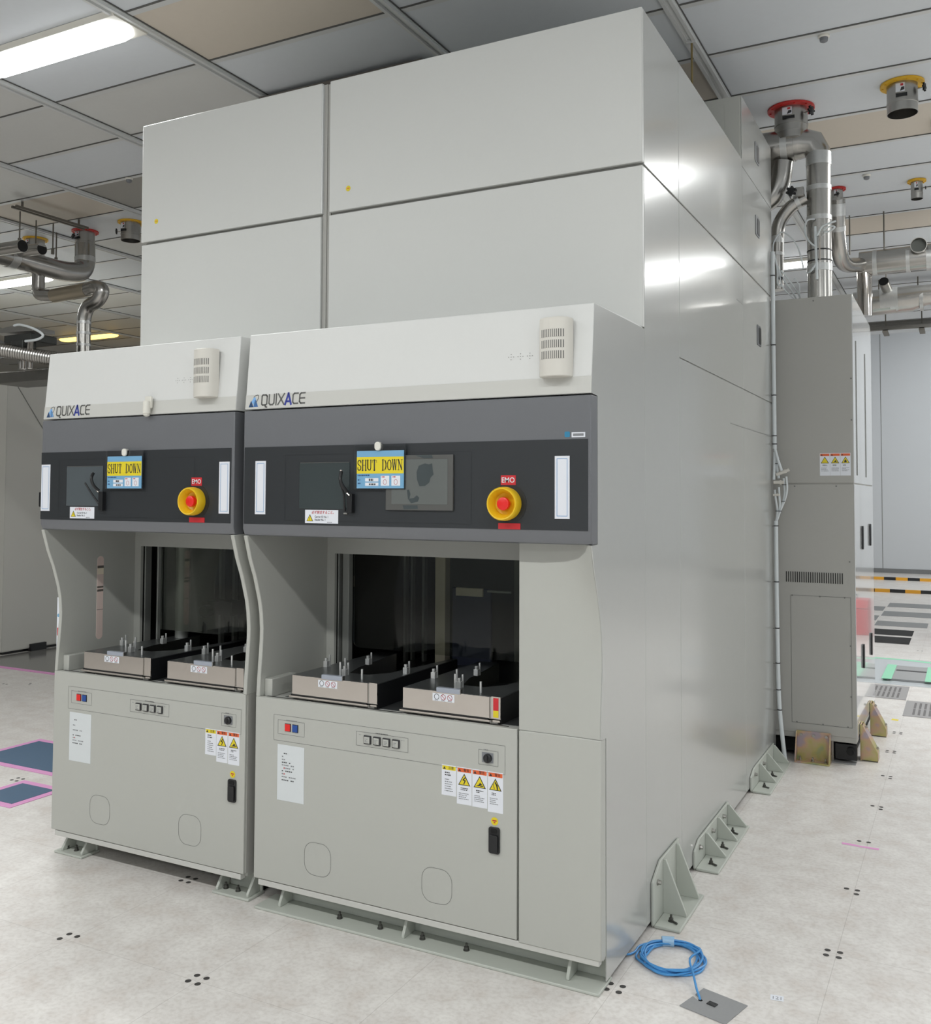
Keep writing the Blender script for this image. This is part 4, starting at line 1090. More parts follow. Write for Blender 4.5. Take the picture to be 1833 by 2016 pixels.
# yellow zinc brackets
root = thing('zinc_bracket', (0.22, 3.12, 0), 'square iridescent yellow zinc bracket at the front foot of the tall cabinet', 'bracket')
b = MB(); b.box(0.118, 0.316, CY0-0.010, CY0-0.002, 0.005, 0.172, GOLD); b.build('back_plate', root, bevel=0.002)
b = MB(); b.box(0.118, 0.316, CY0-0.100, CY0-0.010, 0.0, 0.008, GOLD); b.build('base_plate', root, bevel=0.002)
for xx in (0.118, 0.310):
    b = MB(); b.prism([(CY0-0.010, 0.008), (CY0-0.095, 0.008), (CY0-0.095, 0.020), (CY0-0.030, 0.170), (CY0-0.010, 0.170)], 'x', xx, xx+0.006, GOLD); b.build('gusset', root)
for xx in (0.145, 0.217, 0.290):
    b = MB(); b.cyl((xx, CY0-0.010, 0.150), (xx, CY0-0.020, 0.150), 0.009, STEEL, 6); bolt(b, xx, CY0-0.06, 0.008, STEEL); b.build('bolt', root)
def zgus(y, lab):
    root = thing('zinc_bracket', (0.51, y, 0), lab, 'bracket', 'yellow zinc brackets on the cabinet side')
    b = MB(); b.box(CX1+0.002, CX1+0.010, y-0.02, y+0.09, 0.0, 0.215, GOLD); b.build('back_plate', root, bevel=0.002)
    b = MB(); b.prism([(CX1+0.010, 0.005), (CX1+0.100, 0.005), (CX1+0.100, 0.05), (CX1+0.016, 0.21), (CX1+0.010, 0.21)], 'y', y-0.02, y-0.013, GOLD); b.build('gusset', root, bevel=0.001)
    b = MB(); b.prism([(CX1+0.010, 0.005), (CX1+0.100, 0.005), (CX1+0.100, 0.05), (CX1+0.016, 0.21), (CX1+0.010, 0.21)], 'y', y+0.083, y+0.09, GOLD)
    b.build('gusset', root, bevel=0.001)
    b = MB(); b.add([(CX1+0.100, y-0.02, 0.05), (CX1+0.100, y+0.09, 0.05), (CX1+0.016, y+0.09, 0.21), (CX1+0.016, y-0.02, 0.21)], [(0, 1, 2, 3)], GOLD); b.add([(CX1+0.10, y-0.02, 0.0), (CX1+0.10, y+0.09, 0.0), (CX1+0.10, y+0.09, 0.05), (CX1+0.10, y-0.02, 0.05)], [(0, 1, 2, 3)], GOLD); b.build('cover_plate', root)
    for dz in (0.19, 0.07):
        b = MB(); t = (0.21-dz)/0.16; xx = CX1+0.016+t*0.084; b.cyl((xx, y+0.035, dz), (xx+0.012, y+0.035, dz+0.006), 0.008, STEEL, 6); b.build('bolt', root)
zgus(3.34, 'yellow zinc wedge bracket at the near corner of the cabinet side')
zgus(4.02, 'yellow zinc wedge bracket farther along the cabinet side')

# ================================================================== WHITE CABLE BUNDLE
root = thing('cable_bundle', (0.03, 3.14, 0), 'white bundled cables with black ties running down the far edge of the glossy machine side', 'cable')
yb = 3.105
main = [(0.016, yb, 3.10), (0.016, yb, 2.6), (0.017, yb, 2.2), (0.018, yb, 1.95), (0.018, yb, 1.88)]
b = MB(); b.tube(spline(main, 6), 0.0125, CABLEW, 14); b.build('upper_trunk', root)
b = MB(); b.tube(spline([(0.022, yb, 1.44), (0.022, yb, 1.2), (0.024, yb, 0.8), (0.028, yb, 0.45), (0.038, yb, 0.25), (0.058, yb-0.01, 0.06), (0.066, yb-0.01, 0.0)], 8), 0.0125, CABLEW, 14); b.build('lower_trunk', root)
strands = [[(0.018, yb, 1.90), (0.026, yb, 1.80), (0.034, yb, 1.74), (0.040, yb, 1.70)], [(0.020, yb, 1.88), (0.044, yb-0.02, 1.80), (0.062, yb-0.02, 1.745)], [(0.018, yb, 1.86), (0.016, yb-0.01, 1.76), (0.015, yb-0.02, 1.69)]]
for s in strands:
    b = MB(); b.tube(spline(s, 6), 0.0085, CABLEW, 10); b.build('strand', root)
for s in ([(0.022, yb, 1.43), (0.030, yb, 1.50), (0.024, yb-0.02, 1.58), (0.020, yb-0.02, 1.63)], [(0.022, yb, 1.44), (0.044, yb, 1.52), (0.046, yb-0.02, 1.60), (0.044, yb-0.02, 1.645)], [(0.024, yb, 1.43), (0.060, yb, 1.54), (0.074, yb, 1.61), (0.070, yb-0.01, 1.70)], [(0.024, yb, 1.45), (0.072, yb, 1.56), (0.090, yb-0.01, 1.63), (0.086, yb-0.01, 1.71)]):
    b = MB(); b.tube(spline(s, 6), 0.0062, CABLEW, 10)
    b.build('strand', root)
for (p, q, r) in (((0.016, yb-0.03, 1.675), (0.075, yb-0.03, 1.675), 0.011), ((0.03, yb-0.02, 1.722), (0.105, yb-0.02, 1.752), 0.010), ((0.012, yb-0.03, 1.598), (0.050, yb-0.03, 1.600), 0.007)):
    b = MB(); b.cyl(p, q, r, IVORY, 12); b.cyl(Vector(p)*0.4+Vector(q)*0.6, Vector(p)*0.25+Vector(q)*0.75, r*1.25, IVORY, 12); b.build('connector', root)
for z, xx in ((2.95, .016), (2.52, .0165), (2.21, .017), (1.96, .018), (1.91, .018), (1.41, .022), (1.07, .0225), (0.79, .024), (0.58, .0262), (0.42, .029), (0.30, .0345)):
    b = MB(); b.cyl((xx, yb, z-0.003), (xx, yb, z+0.003), 0.0142, INK, 14); b.cyl((xx, yb-0.012, z), (0.004, yb-0.03, z), 0.0015, INK, 6); b.build('cable_tie', root)
for p in ((0.028, 1.79), (0.040, 1.815), (0.030, 1.50), (0.048, 1.50), (0.066, 1.56), (0.086, 1.66), (0.072, 1.66)):
    b = MB(); b.cyl((p[0], yb-0.006, p[1]-0.002), (p[0], yb-0.006, p[1]+0.002), 0.0105, INK, 12); b.build('cable_tie', root)
# loose white leads above the cabinet
for pts, r in (([(0.018, yb, 3.08), (0.010, 3.19, 3.18), (0.06, 3.20, 3.24), (0.14, 3.21, 3.16), (0.175, 3.21, 3.04), (0.180, 3.215, 3.0)], 0.0045),
               ([(0.03, 3.20, 3.03), (0.05, 3.21, 2.97), (0.09, 3.24, 2.90), (0.125, 3.32, 2.835)], 0.006), ([(0.05, 3.2, 3.0), (0.10, 3.22, 2.93), (0.135, 3.28, 2.87), (0.148, 3.33, 2.83)], 0.005),
               ([(0.04, 3.19, 3.0), (0.05, 3.2, 2.92), (0.075, 3.22, 2.87), (0.12, 3.25, 2.825)], 0.004), ([(0.12, 3.24, 2.95), (0.150, 3.25, 2.91), (0.150, 3.26, 2.86), (0.147, 3.28, 2.83)], 0.0035),
               ([(0.014, 3.18, 3.1), (0.03, 3.19, 3.0), (0.03, 3.20, 2.92), (0.06, 3.21, 2.90)], 0.006)):
    b = MB(); b.tube(spline(pts, 8), r, CABLEW, 8); b.build('lead', root)
b = MB(); b.cyl((0.035, 3.20, 2.955), (0.055, 3.21, 2.95), 0.010, INK, 10); b.build('cable_tie', root)

# ================================================================== DUCTS ON THE RIGHT
def band(b, p0, p1, r): b.cyl(p0, p1, r, TAPEAL, 28)
def flange_port(x, y, col, rf, rc, h, label, knob, lab_cat='duct port', open_end=True, root=None):
    root = root or thing('ceiling_duct_port', (x, y, ZC), label, lab_cat)
    b = MB(); b.lathe((x, y, ZC), (0, 0, -1), [(rc*0.9, 0.002), (rf, 0.002), (rf, 0.014), (rc, 0.014)], col, 36)
    for k in range(10):
        t = 2*PI*k/10; b.cyl((x+rf*0.88*math.cos(t), y+rf*0.88*math.sin(t), ZC-0.014), (x+rf*0.88*math.cos(t), y+rf*0.88*math.sin(t), ZC-0.020), rf*0.05, col, 6)
    b.build('flange', root)
    b = MB(); n = 32
    b.lathe((x, y, ZC-0.012), (0, 0, -1), [(rc, 0), (rc, h*0.62), (rc*1.03, h*0.63), (rc*1.03, h*0.70), (rc, h*0.71), (rc, h), (rc*0.965, h), (rc*0.965, 0.02), (0.0, 0.019)], STEEL, 36)
    b.build('collar', root)
    b = MB(); w = rc*0.30
    q = [(x-w*1.2, y-rc*1.015), (x+w*0.9, y-rc*1.015)]
    b.box(x-w*1.3, x+w*0.8, y-rc*1.04, y-rc*0.9, ZC-0.012-h*0.42, ZC-0.012-h*0.06, STEEL); b.rect(x-w*1.2, x+w*0.7, ZC-0.012-h*0.40, ZC-0.012-h*0.10, y-rc*1.05, WHITE)
    b.poly([(x-w*0.3, y-rc*1.06, ZC-0.012-h*0.38), (x+w*0.6, y-rc*1.06, ZC-0.012-h*0.34), (x+w*0.6, y-rc*1.06, ZC-0.012-h*0.24), (x, y-rc*1.06, ZC-0.012-h*0.24)], INK)
    b.rect(x-w*0.2, x+w*0.4, ZC-0.012-h*0.20, ZC-0.012-h*0.12, y-rc*1.06, INKR)
    b.box(x-w*1.2, x+w*1.2, y-rc*1.05, y-rc*0.9, ZC-0.012-h*0.56, ZC-0.012-h*0.45, BLACK)
    b.build('damper_plate', root)
    kx, ky, kz = knob
    b = MB(); d = Vector((kx, ky, 0)).normalized()
    c = Vector((x, y, ZC-0.012-h*kz)) + d*rc*0.9; e = c + d*rc*0.45
    b.cyl(c, e, rc*0.05, STEEL, 8)
    b.lathe(e, d, [(0, 0), (rc*0.10, 0), (rc*0.22, rc*0.05), (rc*0.22, rc*0.16), (rc*0.10, rc*0.2), (0, rc*0.2)], BLACK, 14)
    for k in range(6):
        t = 2*PI*k/6; u = d.cross(Vector((0, 0, 1))).normalized(); o_ = e + d*rc*0.1 + (u*math.cos(t)+Vector((0, 0, 1))*math.sin(t))*rc*0.24
        b.cyl(o_ - d*rc*0.06, o_ + d*rc*0.06, rc*0.075, BLACK, 8)
    b.build('knob', root)
    return root
YD = 3.31
root = thing('exhaust_duct', (0.27, YD, CZ), 'big silver upright duct from the red ceiling flange down to the tall cabinet', 'duct')
flange_port(0.105, YD-0.02, REDF, 0.142, 0.100, 0.155, '', (0.9, -0.45, 0.30), root=root)
b = MB()
b.cyl((-0.22, YD, 3.82), (0.125, YD, 3.82), 0.103, DUCT, 32); b.cyl((0.105, YD-0.02, 3.885), (0.105, YD-0.02, 3.84), 0.1005, DUCT, 32)
b.build('cross_duct', root)
b = MB(); b.cyl((0.045, YD, 3.82), (0.085, YD, 3.82), 0.106, TAPEAL, 32); b.build('tape_band', root)
b = MB(); b.tube([(0.10, YD, 3.82), (0.16, YD, 3.82), (0.235, YD, 3.80), (0.262, YD, 3.745), (0.264, YD, 3.70)], 0.085, DUCT, 28, radii=[0.098, 0.098, 0.085, 0.075, 0.073]); b.build('elbow', root)
b = MB(); b.cyl((0.264, YD, 3.71), (0.264, YD, CZ+0.002), 0.0725, DUCT, 32); b.build('upright', root)
for z0, z1 in ((3.74, 3.66), (3.53, 3.50), (3.34, 3.31), (3.035, 2.99)):
    b = MB(); band(b, (0.264, YD, z0), (0.264, YD, z1), 0.0755); b.build('tape_band', root)
for z in (3.12, 3.055):
    b = MB(); b.cyl((0.264, YD, z-0.004), (0.264, YD, z+0.004), 0.0745, INK, 28); b.build('cable_tie', root)
b = MB(); b.cyl((0.250, YD-0.080, 3.26), (0.258, YD-0.080, 2.93), 0.008, CABLEW, 10); b.cyl((0.275, YD-0.080, 3.20), (0.275, YD-0.080, 3.05), 0.005, CHROME, 10)
b.tube(spline([(0.256, YD-0.082, 3.13), (0.215, YD-0.085, 3.17), (0.188, YD-0.07, 3.24), (0.205, YD-0.09, 3.30), (0.250, YD-0.085, 3.305)], 8), 0.0055, CABLEW, 8)
b.tube(spline([(0.262, YD-0.082, 3.20), (0.290, YD-0.10, 3.245), (0.33, YD-0.10, 3.262), (0.37, YD-0.08, 3.278)], 8), 0.006, CABLEW, 8)
b.tube(spline([(0.30, YD-0.1, 3.225), (0.34, YD-0.1, 3.244), (0.365, YD-0.1, 3.236), (0.34, YD-0.1, 3.216), (0.305, YD-0.1, 3.21)], 8), 0.005, CABLEW, 8)
b.tube(spline([(0.256, YD-0.082, 3.03), (0.225, YD-0.085, 2.985), (0.20, YD-0.06, 2.98)], 8), 0.006, CABLEW, 8)
b.build('sensor_lead', root)
# lower side branch with damper
b = MB(); b.tube(bend([(0.045, YD, 3.72), (0.03, YD, 3.60), (-0.02, YD, 3.50), (-0.10, YD, 3.46)], 0.05), 0.07, DUCT, 24, radii=None); b.build('transition', root)
b = MB(); b.tube(bend([(0.19, YD-0.01, 3.47), (0.10, YD-0.01, 3.43), (0.015, YD, 3.33), (0.006, YD, 3.17), (0.006, YD, 2.90)], 0.07, 8), 0.042, DUCT, 24); b.build('bent_duct', root)
for p0, p1 in (((0.006, YD, 3.245), (0.006, YD, 3.20)), ((0.006, YD, 3.14), (0.006, YD, 3.12))):
    b = MB(); band(b, p0, p1, 0.045); b.build('tape_band', root)
b = MB(); b.cyl((0.125, YD-0.015, 3.445), (0.150, YD-0.015, 3.455), 0.047, TAPEAL, 24); b.build('tape_band', root)
b = MB(); b.box(0.135, 0.185, YD-0.085, YD-0.055, 3.465, 3.52, STEEL); b.build('damper_bracket', root, bevel=0.003)
b = MB(); b.lathe((0.115, YD-0.090, 3.495), (-0.3, -1, 0), [(0, 0), (0.022, 0), (0.026, 0.008), (0.022, 0.018), (0, 0.018)], BLACK, 18)
for k in range(6):
    t = 2*PI*k/6+0.3; b.cyl((0.115+0.024*math.cos(t), YD-0.090, 3.495+0.024*math.sin(t)), (0.112+0.024*math.cos(t), YD-0.107, 3.495+0.024*math.sin(t)), 0.0085, BLACK, 8)
b.cyl((0.115, YD-0.09, 3.495), (0.15, YD-0.07, 3.495), 0.005, STEEL, 8); b.build('knob', root)
# free ceiling ports
flange_port(0.752, 3.21, YELF, 0.122, 0.0855, 0.170, 'large yellow-flanged duct port in the ceiling at the upper right', (0.95, -0.25, 0.25))
flange_port(0.752, 5.16, YELF, 0.068, 0.043, 0.135, 'small yellow-flanged duct port with side knob farther back at right', (1, -0.1, 0.42))
root = thing('exhaust_duct', (0.17, 5.1, 3.4), 'second red-flanged silver duct bending into the long level duct at right', 'duct')
flange_port(0.178, 5.09, REDF, 0.068, 0.045, 0.10, '', (0.2, -1, 0.5), root=root)
b = MB(); b.tube(bend([(0.178, 5.09, 3.96), (0.165, 5.2, 3.62), (0.17, 5.5, 3.52), (0.30, 5.9, 3.60)], 0.25, 10), 0.062, DUCT, 24, radii=None); b.build('bent_duct', root)
b = MB(); band(b, (0.177, 5.10, 3.93), (0.172, 5.13, 3.84), 0.064); b.build('tape_band', root)
b = MB(); band(b, (0.17, 5.155, 3.765), (0.168, 5.17, 3.73), 0.066); b.build('tape_band', root)
b = MB(); b.cyl((0.27, 5.9, 3.605), (1.30, 5.9, 3.625), 0.105, DUCT, 32); b.build('level_duct', root)
for x0_, x1_ in ((0.375, 0.41), (0.635, 0.665), (0.79, 0.83)):
    b = MB(); band(b, (x0_, 5.9, 3.607), (x1_, 5.9, 3.607), 0.108); b.build('tape_band', root)
b = MB(); b.lathe((0.738, 5.84, 3.69), (0, -1, -0.06), [(0.064, 0.0), (0.064, 0.09), (0.059, 0.09), (0.059, 0.0)], STEEL, 28); b.disc((0.738, 5.80, 3.69), (0, 1, 0), 0.059, INTER, 24); b.build('side_outlet', root)
b = MB(); b.cyl((0.305, 5.9, 3.55), (0.305, 5.9, 3.15), 0.062, CHROME, 28); b.build('drop_pipe', root)
for xx in (0.19, 0.465):
    b = MB(); b.cyl((xx, 5.9, ZC-0.005), (xx, 5.9, 3.70), 0.006, ROD, 8); b.build('hanger_rod', root)
root = thing('exhaust_duct', (0.6, 7.2, 3.5), 'lower silver level duct with a round black stub above the tall cabinet', 'duct')
b = MB(); b.tube([(0.10, 7.2, 3.50), (0.62, 7.2, 3.52), (0.74, 7.2, 3.54), (1.5, 7.2, 3.56)], 0.10, DUCT, 28, radii=[0.125, 0.125, 0.10, 0.098]); b.build('level_duct', root)
for x0_, x1_ in ((0.16, 0.22), (0.69, 0.72)):
    b = MB(); band(b, (x0_, 7.2, 3.505), (x1_, 7.2, 3.505), 0.128 if x0_ < 0.5 else 0.112); b.build('tape_band', root)
b = MB(); b.cyl((0.34, 7.2, 3.512), (0.50, 7.2, 3.517), 0.1265, TAPEAL, 28); b.build('tape_band', root)
b = MB(); b.cyl((0.41, 7.15, 3.60), (0.385, 6.98, 3.665), 0.048, STEEL, 24); b.disc((0.3845, 6.978, 3.6655), (-0.14, -0.93, 0.35), 0.044, VBLACK, 24); b.build('black_stub', root)
for xx in (0.39, 0.9):
    b = MB(); b.cyl((xx, 7.25, ZC-0.005), (xx, 7.25, 3.62), 0.006, ROD, 8); b.build('hanger_rod', root)
# pipe racks deep at the right
for (y, z, lab) in ((8.6, 3.78, 'grey pipe rack running level above the lower silver duct'), (9.6, 3.62, 'grey cable tray running level just above the far white wall')):
    root = thing('pipe_rack', (0.3, y, z), lab, 'pipe rack')
    for k in range(3):
        b = MB(); b.box(-1.2, 3.0, y+k*0.10, y+k*0.10+0.05, z+k*0.045, z+k*0.045+0.05, DUCTD); b.build('pipe', root, bevel=0.006)
    for xx in (0.22, 0.62, 1.6):
        b = MB(); b.cyl((xx, y+0.1, ZC-0.005), (xx, y+0.1, z-0.02), 0.007, ROD, 8); b.box(xx-0.03, xx+0.03, y-0.02, y+0.30, z-0.03, z-0.01, ROD); b.build('hanger', root)
# small ceiling fittings at right
def sensor(x, y, lab, m=WHITEPL):
    root = thing('ceiling_sensor', (x, y, ZC), lab, 'ceiling sensor', 'round ceiling sensors')
    b = MB(); b.lathe((x, y, ZC), (0, 0, -1), [(0, 0.0005), (0.030, 0.0005), (0.030, 0.012), (0.022, 0.016)], m, 20); b.build('base', root)
    b = MB(); b.lathe((x, y, ZC), (0, 0, -1), [(0.022, 0.016), (0.020, 0.034), (0.010, 0.040), (0, 0.040)], INKG, 20); b.build('lens', root)
sensor(0.416, 2.363, 'small round sensor on the ceiling near the upper right corner, nearer one')
sensor(0.418, 4.845, 'small round sensor on the ceiling between the two yellow ports')
sensor(-4.686, 2.338, 'small round sensor beside the dark hatch in the left ceiling')
root = thing('hanging_rod', (-0.22, 2.08, 3.4), 'thin brass-coloured rod hanging from the ceiling rail behind the machine top edge', 'rod')
b = MB(); b.cyl((-0.219, 2.076, ZC-0.02), (-0.219, 2.076, 3.425), 0.006, BRASSROD, 8); b.build('rod', root)
b = MB(); b.box(-0.245, -0.195, 2.06, 2.092, ZC-0.03, ZC-0.013, ALU); b.build('clamp', root)

# ================================================================== LEFT BACKGROUND
root = thing('equipment_enclosure', (-8.3, 5.5, 0), 'pale grey enclosure standing at the far left behind the machines', 'enclosure')
EX, EY = -7.35, 3.30
b = MB(); b.box(-11.0, EX-0.006, EY+0.006, 8.5, 0.03, 2.80, PART); b.build('body', root, bevel=0.004)
b = MB(); b.box(-11.0, EX, EY, EY+0.006, 0.04, 2.80, PART); b.build('front_panel', root)
for k in range(5):
    y0 = EY+0.008+k*1.0; b = MB(); b.box(EX-0.006, EX, y0, y0+0.992, 0.04, 2.80, PART); b.build('side_panel', root, bevel=0.002)
b = MB(); b.box(-10.95, EX-0.05, EY+0.05, 8.45, 0.0, 0.04, BLACK); b.box(EX-0.02, EX+0.03, 3.62, 3.80, 0.0, 0.075, BLACK); b.build('feet', root)
b = MB(); b.tube([(EX+0.004, EY+0.02, 2.79), (EX+0.004, 3.72, 2.26), (EX+0.004, 3.95, 1.98)], 0.004, SEAM, 6); b.build('diagonal_seam', root)
root = thing('floor_sheet', (-7.0, 4.5, 0), 'glossy dark grey floor sheet with pink tape edge before the far left enclosure', 'floor sheet')
b = MB(); b.box(-7.33, -2.9, 2.93, 6.5, 0.0005, 0.003, DARKFL); b.build('sheet', root, smooth=False)
b = MB(); b.box(-7.6, -2.9, 2.87, 2.93, 0.0005, 0.0035, PINK); b.build('tape_edge', root, smooth=False)
def blue_plate(x0, x1, y0, y1, lab):
    root = thing('floor_plate', ((x0+x1)/2, (y0+y1)/2, 0), lab, 'floor plate')
    b = MB(); b.box(x0, x1, y0, y1, 0.0005, 0.004, BLUEMAT); b.build('plate', root, smooth=False)
    t = 0.045; b = MB()
    for a in ((x0-t, x1+t, y0-t, y0), (x0-t, x1+t, y1, y1+t), (x0-t, x0, y0, y1), (x1, x1+t, y0, y1)): b.box(a[0], a[1], a[2], a[3], 0.0005, 0.0025, PINK)
    b.build('tape_border', root, smooth=False)
blue_plate(-4.235, -3.03, 0.84, 1.27, 'large blue floor plate edged with pink tape left of the machine')
blue_plate(-3.545, -3.29, 0.36, 0.62, 'small blue floor plate edged with pink tape, nearer of the two')

# ducts hung below the left ceiling
LY = 3.24
root = thing('exhaust_duct', (-6.2, LY, 3.6), 'silver duct from the left red ceiling flange bending into a level run', 'duct')
flange_port(-6.22, LY, REDF, 0.120, 0.086, 0.14, '', (-0.1, -1, 0.45), root=root)
b = MB(); b.tube(bend([(-6.22, LY, 3.92), (-6.21, LY, 3.66), (-6.16, LY-0.28, 3.60), (-6.05, 1.2, 3.60), (-5.95, 0.2, 3.60)], 0.24, 8), 0.090, DUCT, 28); b.build('level_duct', root)
for y in (1.95, 2.35):
    b = MB(); band(b, (-6.065-0.052*(y-1.2)/1.0, y, 3.60), (-6.07-0.052*(y-1.2)/1.0, y+0.08, 3.60), 0.094); b.build('tape_band', root)
b = MB(); band(b, (-6.217, LY, 3.80), (-6.213, LY, 3.75), 0.093); b.build('tape_band', root)
for y, x, xs, z in ((2.10, -5.592, -6.5, 3.565), (2.42, -5.77, -6.12, 3.637)):
    b = MB(); b.cyl((xs, y, z+0.012), (x, y, z), 0.050, DUCT, 24); b.disc((x+0.0008, y, z), (1, 0, 0), 0.047, VBLACK, 24); b.build('open_stub', root)
b = MB(); b.tube(bend([(-6.19, 2.72, 3.57), (-6.19, 2.72, 3.34), (-5.98, 2.72, 3.318)], 0.07, 6), 0.055, DUCT, 24); b.build('drop_elbow', root)
b = MB(); b.cyl((-5.99, 2.72, 3.319), (-5.57, 2.72, 3.333), 0.060, mat('duct_warm', (176, 166, 148), 0.36, metal=0.9), 24); b.build('lower_run', root)
for x, y, z in ((-6.014, 2.388, 3.70), (-6.12, 2.63, 3.72), (-6.29, 2.98, 3.70), (-6.05, 2.75, 3.70)):
    b = MB(); b.cyl((x, y, ZC-0.07), (x, y, z), 0.006, ROD, 8); b.cyl((x, y, z), (x, y, z+0.05), 0.014, ROD, 8); b.build('hanger_rod', root)
b = MB()
for dx in (0, 0.05): b.box(-5.985+dx, -5.968+dx, 2.28, 3.02, ZC-0.075, ZC-0.055, ROD)
for y in (2.36, 2.94): b.cyl((-5.952, y, ZC-0.055), (-5.952, y, ZC-0.005), 0.01, ROD, 8)
b.build('hanger_channel', root)
b = MB(); b.tube(bend([(-5.58, 2.72, 3.333), (-5.46, 2.72, 3.350), (-5.375, 2.72, 3.315), (-5.43, 2.72, 3.225), (-5.56, 2.72, 3.19), (-5.605, 2.72, 3.10), (-5.60, 2.72, 2.6), (-5.60, 2.72, 2.0)], 0.06, 6), 0.058, DUCT, 24); b.build('bent_duct', root)
for z in (3.06, 2.97, 2.87, 2.7):
    b = MB(); band(b, (-5.603, 2.72, z), (-5.603, 2.72, z-0.022), 0.061); b.build('tape_band', root)
flange_port(-5.603, 3.216, YELF, 0.115, 0.085, 0.16, 'yellow-flanged duct port just left of the machine top edge', (-0.8, -0.6, 0.5))
flange_port(-6.87, 3.21, YELF, 0.115, 0.085, 0.16, 'yellow-flanged duct port at the far left behind the two open black stubs', (0.2, -1, 0.5))
# valve unit with flexible hose at the far left
root = thing('valve_unit', (-5.7, 2.2, 2.56), 'dark valve unit with silver corrugated hose and curved white tube at the left edge', 'valve')
VY = 2.2; DM = mat('dark_metal', (66, 68, 66), 0.5, metal=0.5)
b = MB(); b.box(-5.93, -5.60, VY, VY+0.25, 2.82, 2.885, DM); b.box(-5.80, -5.66, VY-0.03, VY+0.1, 2.76, 2.83, DM); b.build('housing', root, bevel=0.006)
b = MB(); b.prism([(-6.05, 2.905), (-5.56, 2.895), (-5.57, 2.93), (-5.80, 2.955), (-6.05, 2.935)], 'y', VY-0.02, VY+0.2, STEEL); b.build('top_plate', root, bevel=0.003)
b = MB(); pts = [(-5.86+0.56*t, VY-0.10+0.25*t, 2.752-0.105*t) for t in [k/60 for k in range(61)]]
b.tube(pts, 0.05, STEEL, 18, radii=[0.052+0.005*(k % 2) for k in range(61)]); b.build('corrugated_hose', root)
b = MB(); b.cyl((-5.845, VY-0.09, 2.752), (-6.45, VY-0.35, 2.83), 0.075, TAPEAL, 24); b.build('wrapped_hose', root)
b = MB(); b.tube(spline([(-5.74, VY-0.05, 2.945), (-5.66, VY-0.05, 2.945), (-5.50, VY-0.05, 2.90), (-5.395, VY-0.05, 2.842), (-5.46, VY-0.05, 2.812), (-5.60, VY-0.05, 2.808)], 8), 0.010, CABLEW, 10); b.build('white_tube', root)
for k, (xa, m_) in enumerate(((-5.735, DUCTD), (-5.70, CHROME), (-5.625, CHROME))):
    b = MB(); b.cyl((xa, VY+0.02, 2.82), (xa-0.005, VY+0.02, 2.60), 0.020, m_, 14); b.build('flexible_riser', root)
b = MB(); b.box(-6.1, -5.20, VY+0.05, VY+0.36, 2.50, 2.59, DUCTD); b.build('support_tray', root, bevel=0.004)
for xa in (-5.62, -5.585):
    b = MB(); b.cyl((xa, VY, 2.815), (xa+0.02, VY-0.02, 2.745), 0.012, CHROME, 12); b.build('fitting', root)

# ================================================================== FLOOR ITEMS
# coiled network cable
root = thing('network_cable', (0.13, 0.33, 0), 'coiled bright blue network cable lying on the floor by the machine side', 'cable')
pts = []
N = 6; rnd = random.Random(11)
pts += [(-0.02, 0.27, 0.012), (0.0, 0.285, 0.010)]
for k in range(N*16+7):
    t = PI*1.02 - 2*PI*k/16
    j = 0.010*math.sin(k*0.37) + 0.006*math.sin(k*1.3+1)
    lap = k//16
    pts.append((0.128+(0.103+j-0.002*(lap % 3))*math.cos(t)+0.004*(lap-3), 0.328+(0.105+j*0.9+0.0015*lap)*math.sin(t), 0.006+0.004*(lap % 4)+0.002*math.sin(k)))
x, y, z = pts[-1]
pts += [(0.205, 0.300, 0.034), (0.235, 0.225, 0.024), (0.262, 0.160, 0.012), (0.281, 0.121, 0.006), (0.285, 0.112, -0.006)]
b = MB(); b.tube(spline(pts, 4), 0.0038, BLUEC, 8); b.build('cable', root)
b = MB(); wr = [(0.128+0.107*math.cos(t), 0.328+0.110*math.sin(t), 0.014) for t in (1.7, 1.9, 2.1)]
b.tube(wr, 0.017, mat('wrap_film', (158, 196, 228), 0.3), 12); b.build('wrap', root)
# cover plate with slot and socket
root = thing('floor_outlet', (0.33, 0.11, 0), 'grey metal floor outlet plate with a black socket and cable slot', 'floor outlet')
P4 = [(0.277, 0.191), (0.236, 0.051), (0.378, 0.018), (0.419, 0.158)]
b = MB(); b.prism([(0.277, 0.191), (0.2632, 0.140), (0.289, 0.116), (0.2885, 0.106), (0.282, 0.104), (0.259, 0.126), (0.236, 0.051), (0.3855, 0.010), (0.4235, 0.150)], 'z', 0.0002, 0.003, GREYPL); b.build('plate', root, smooth=False)
b = MB(); b.disc((0.2865, 0.1105, 0.0034), (0, 0, 1), 0.007, VBLACK, 14); b.build('cable_hole', root, smooth=False)
b = MB(); c, s_ = math.cos(-0.28), math.sin(-0.28)
q = [(0.325+(u*c-v*s_)*1.0, 0.104+(u*s_+v*c)) for u, v in ((-0.015, -0.011), (0.015, -0.011), (0.015, 0.011), (-0.015, 0.011))]
b.prism(q, 'z', 0.003, 0.006, BLACK); b.build('socket', root, bevel=0.0015)
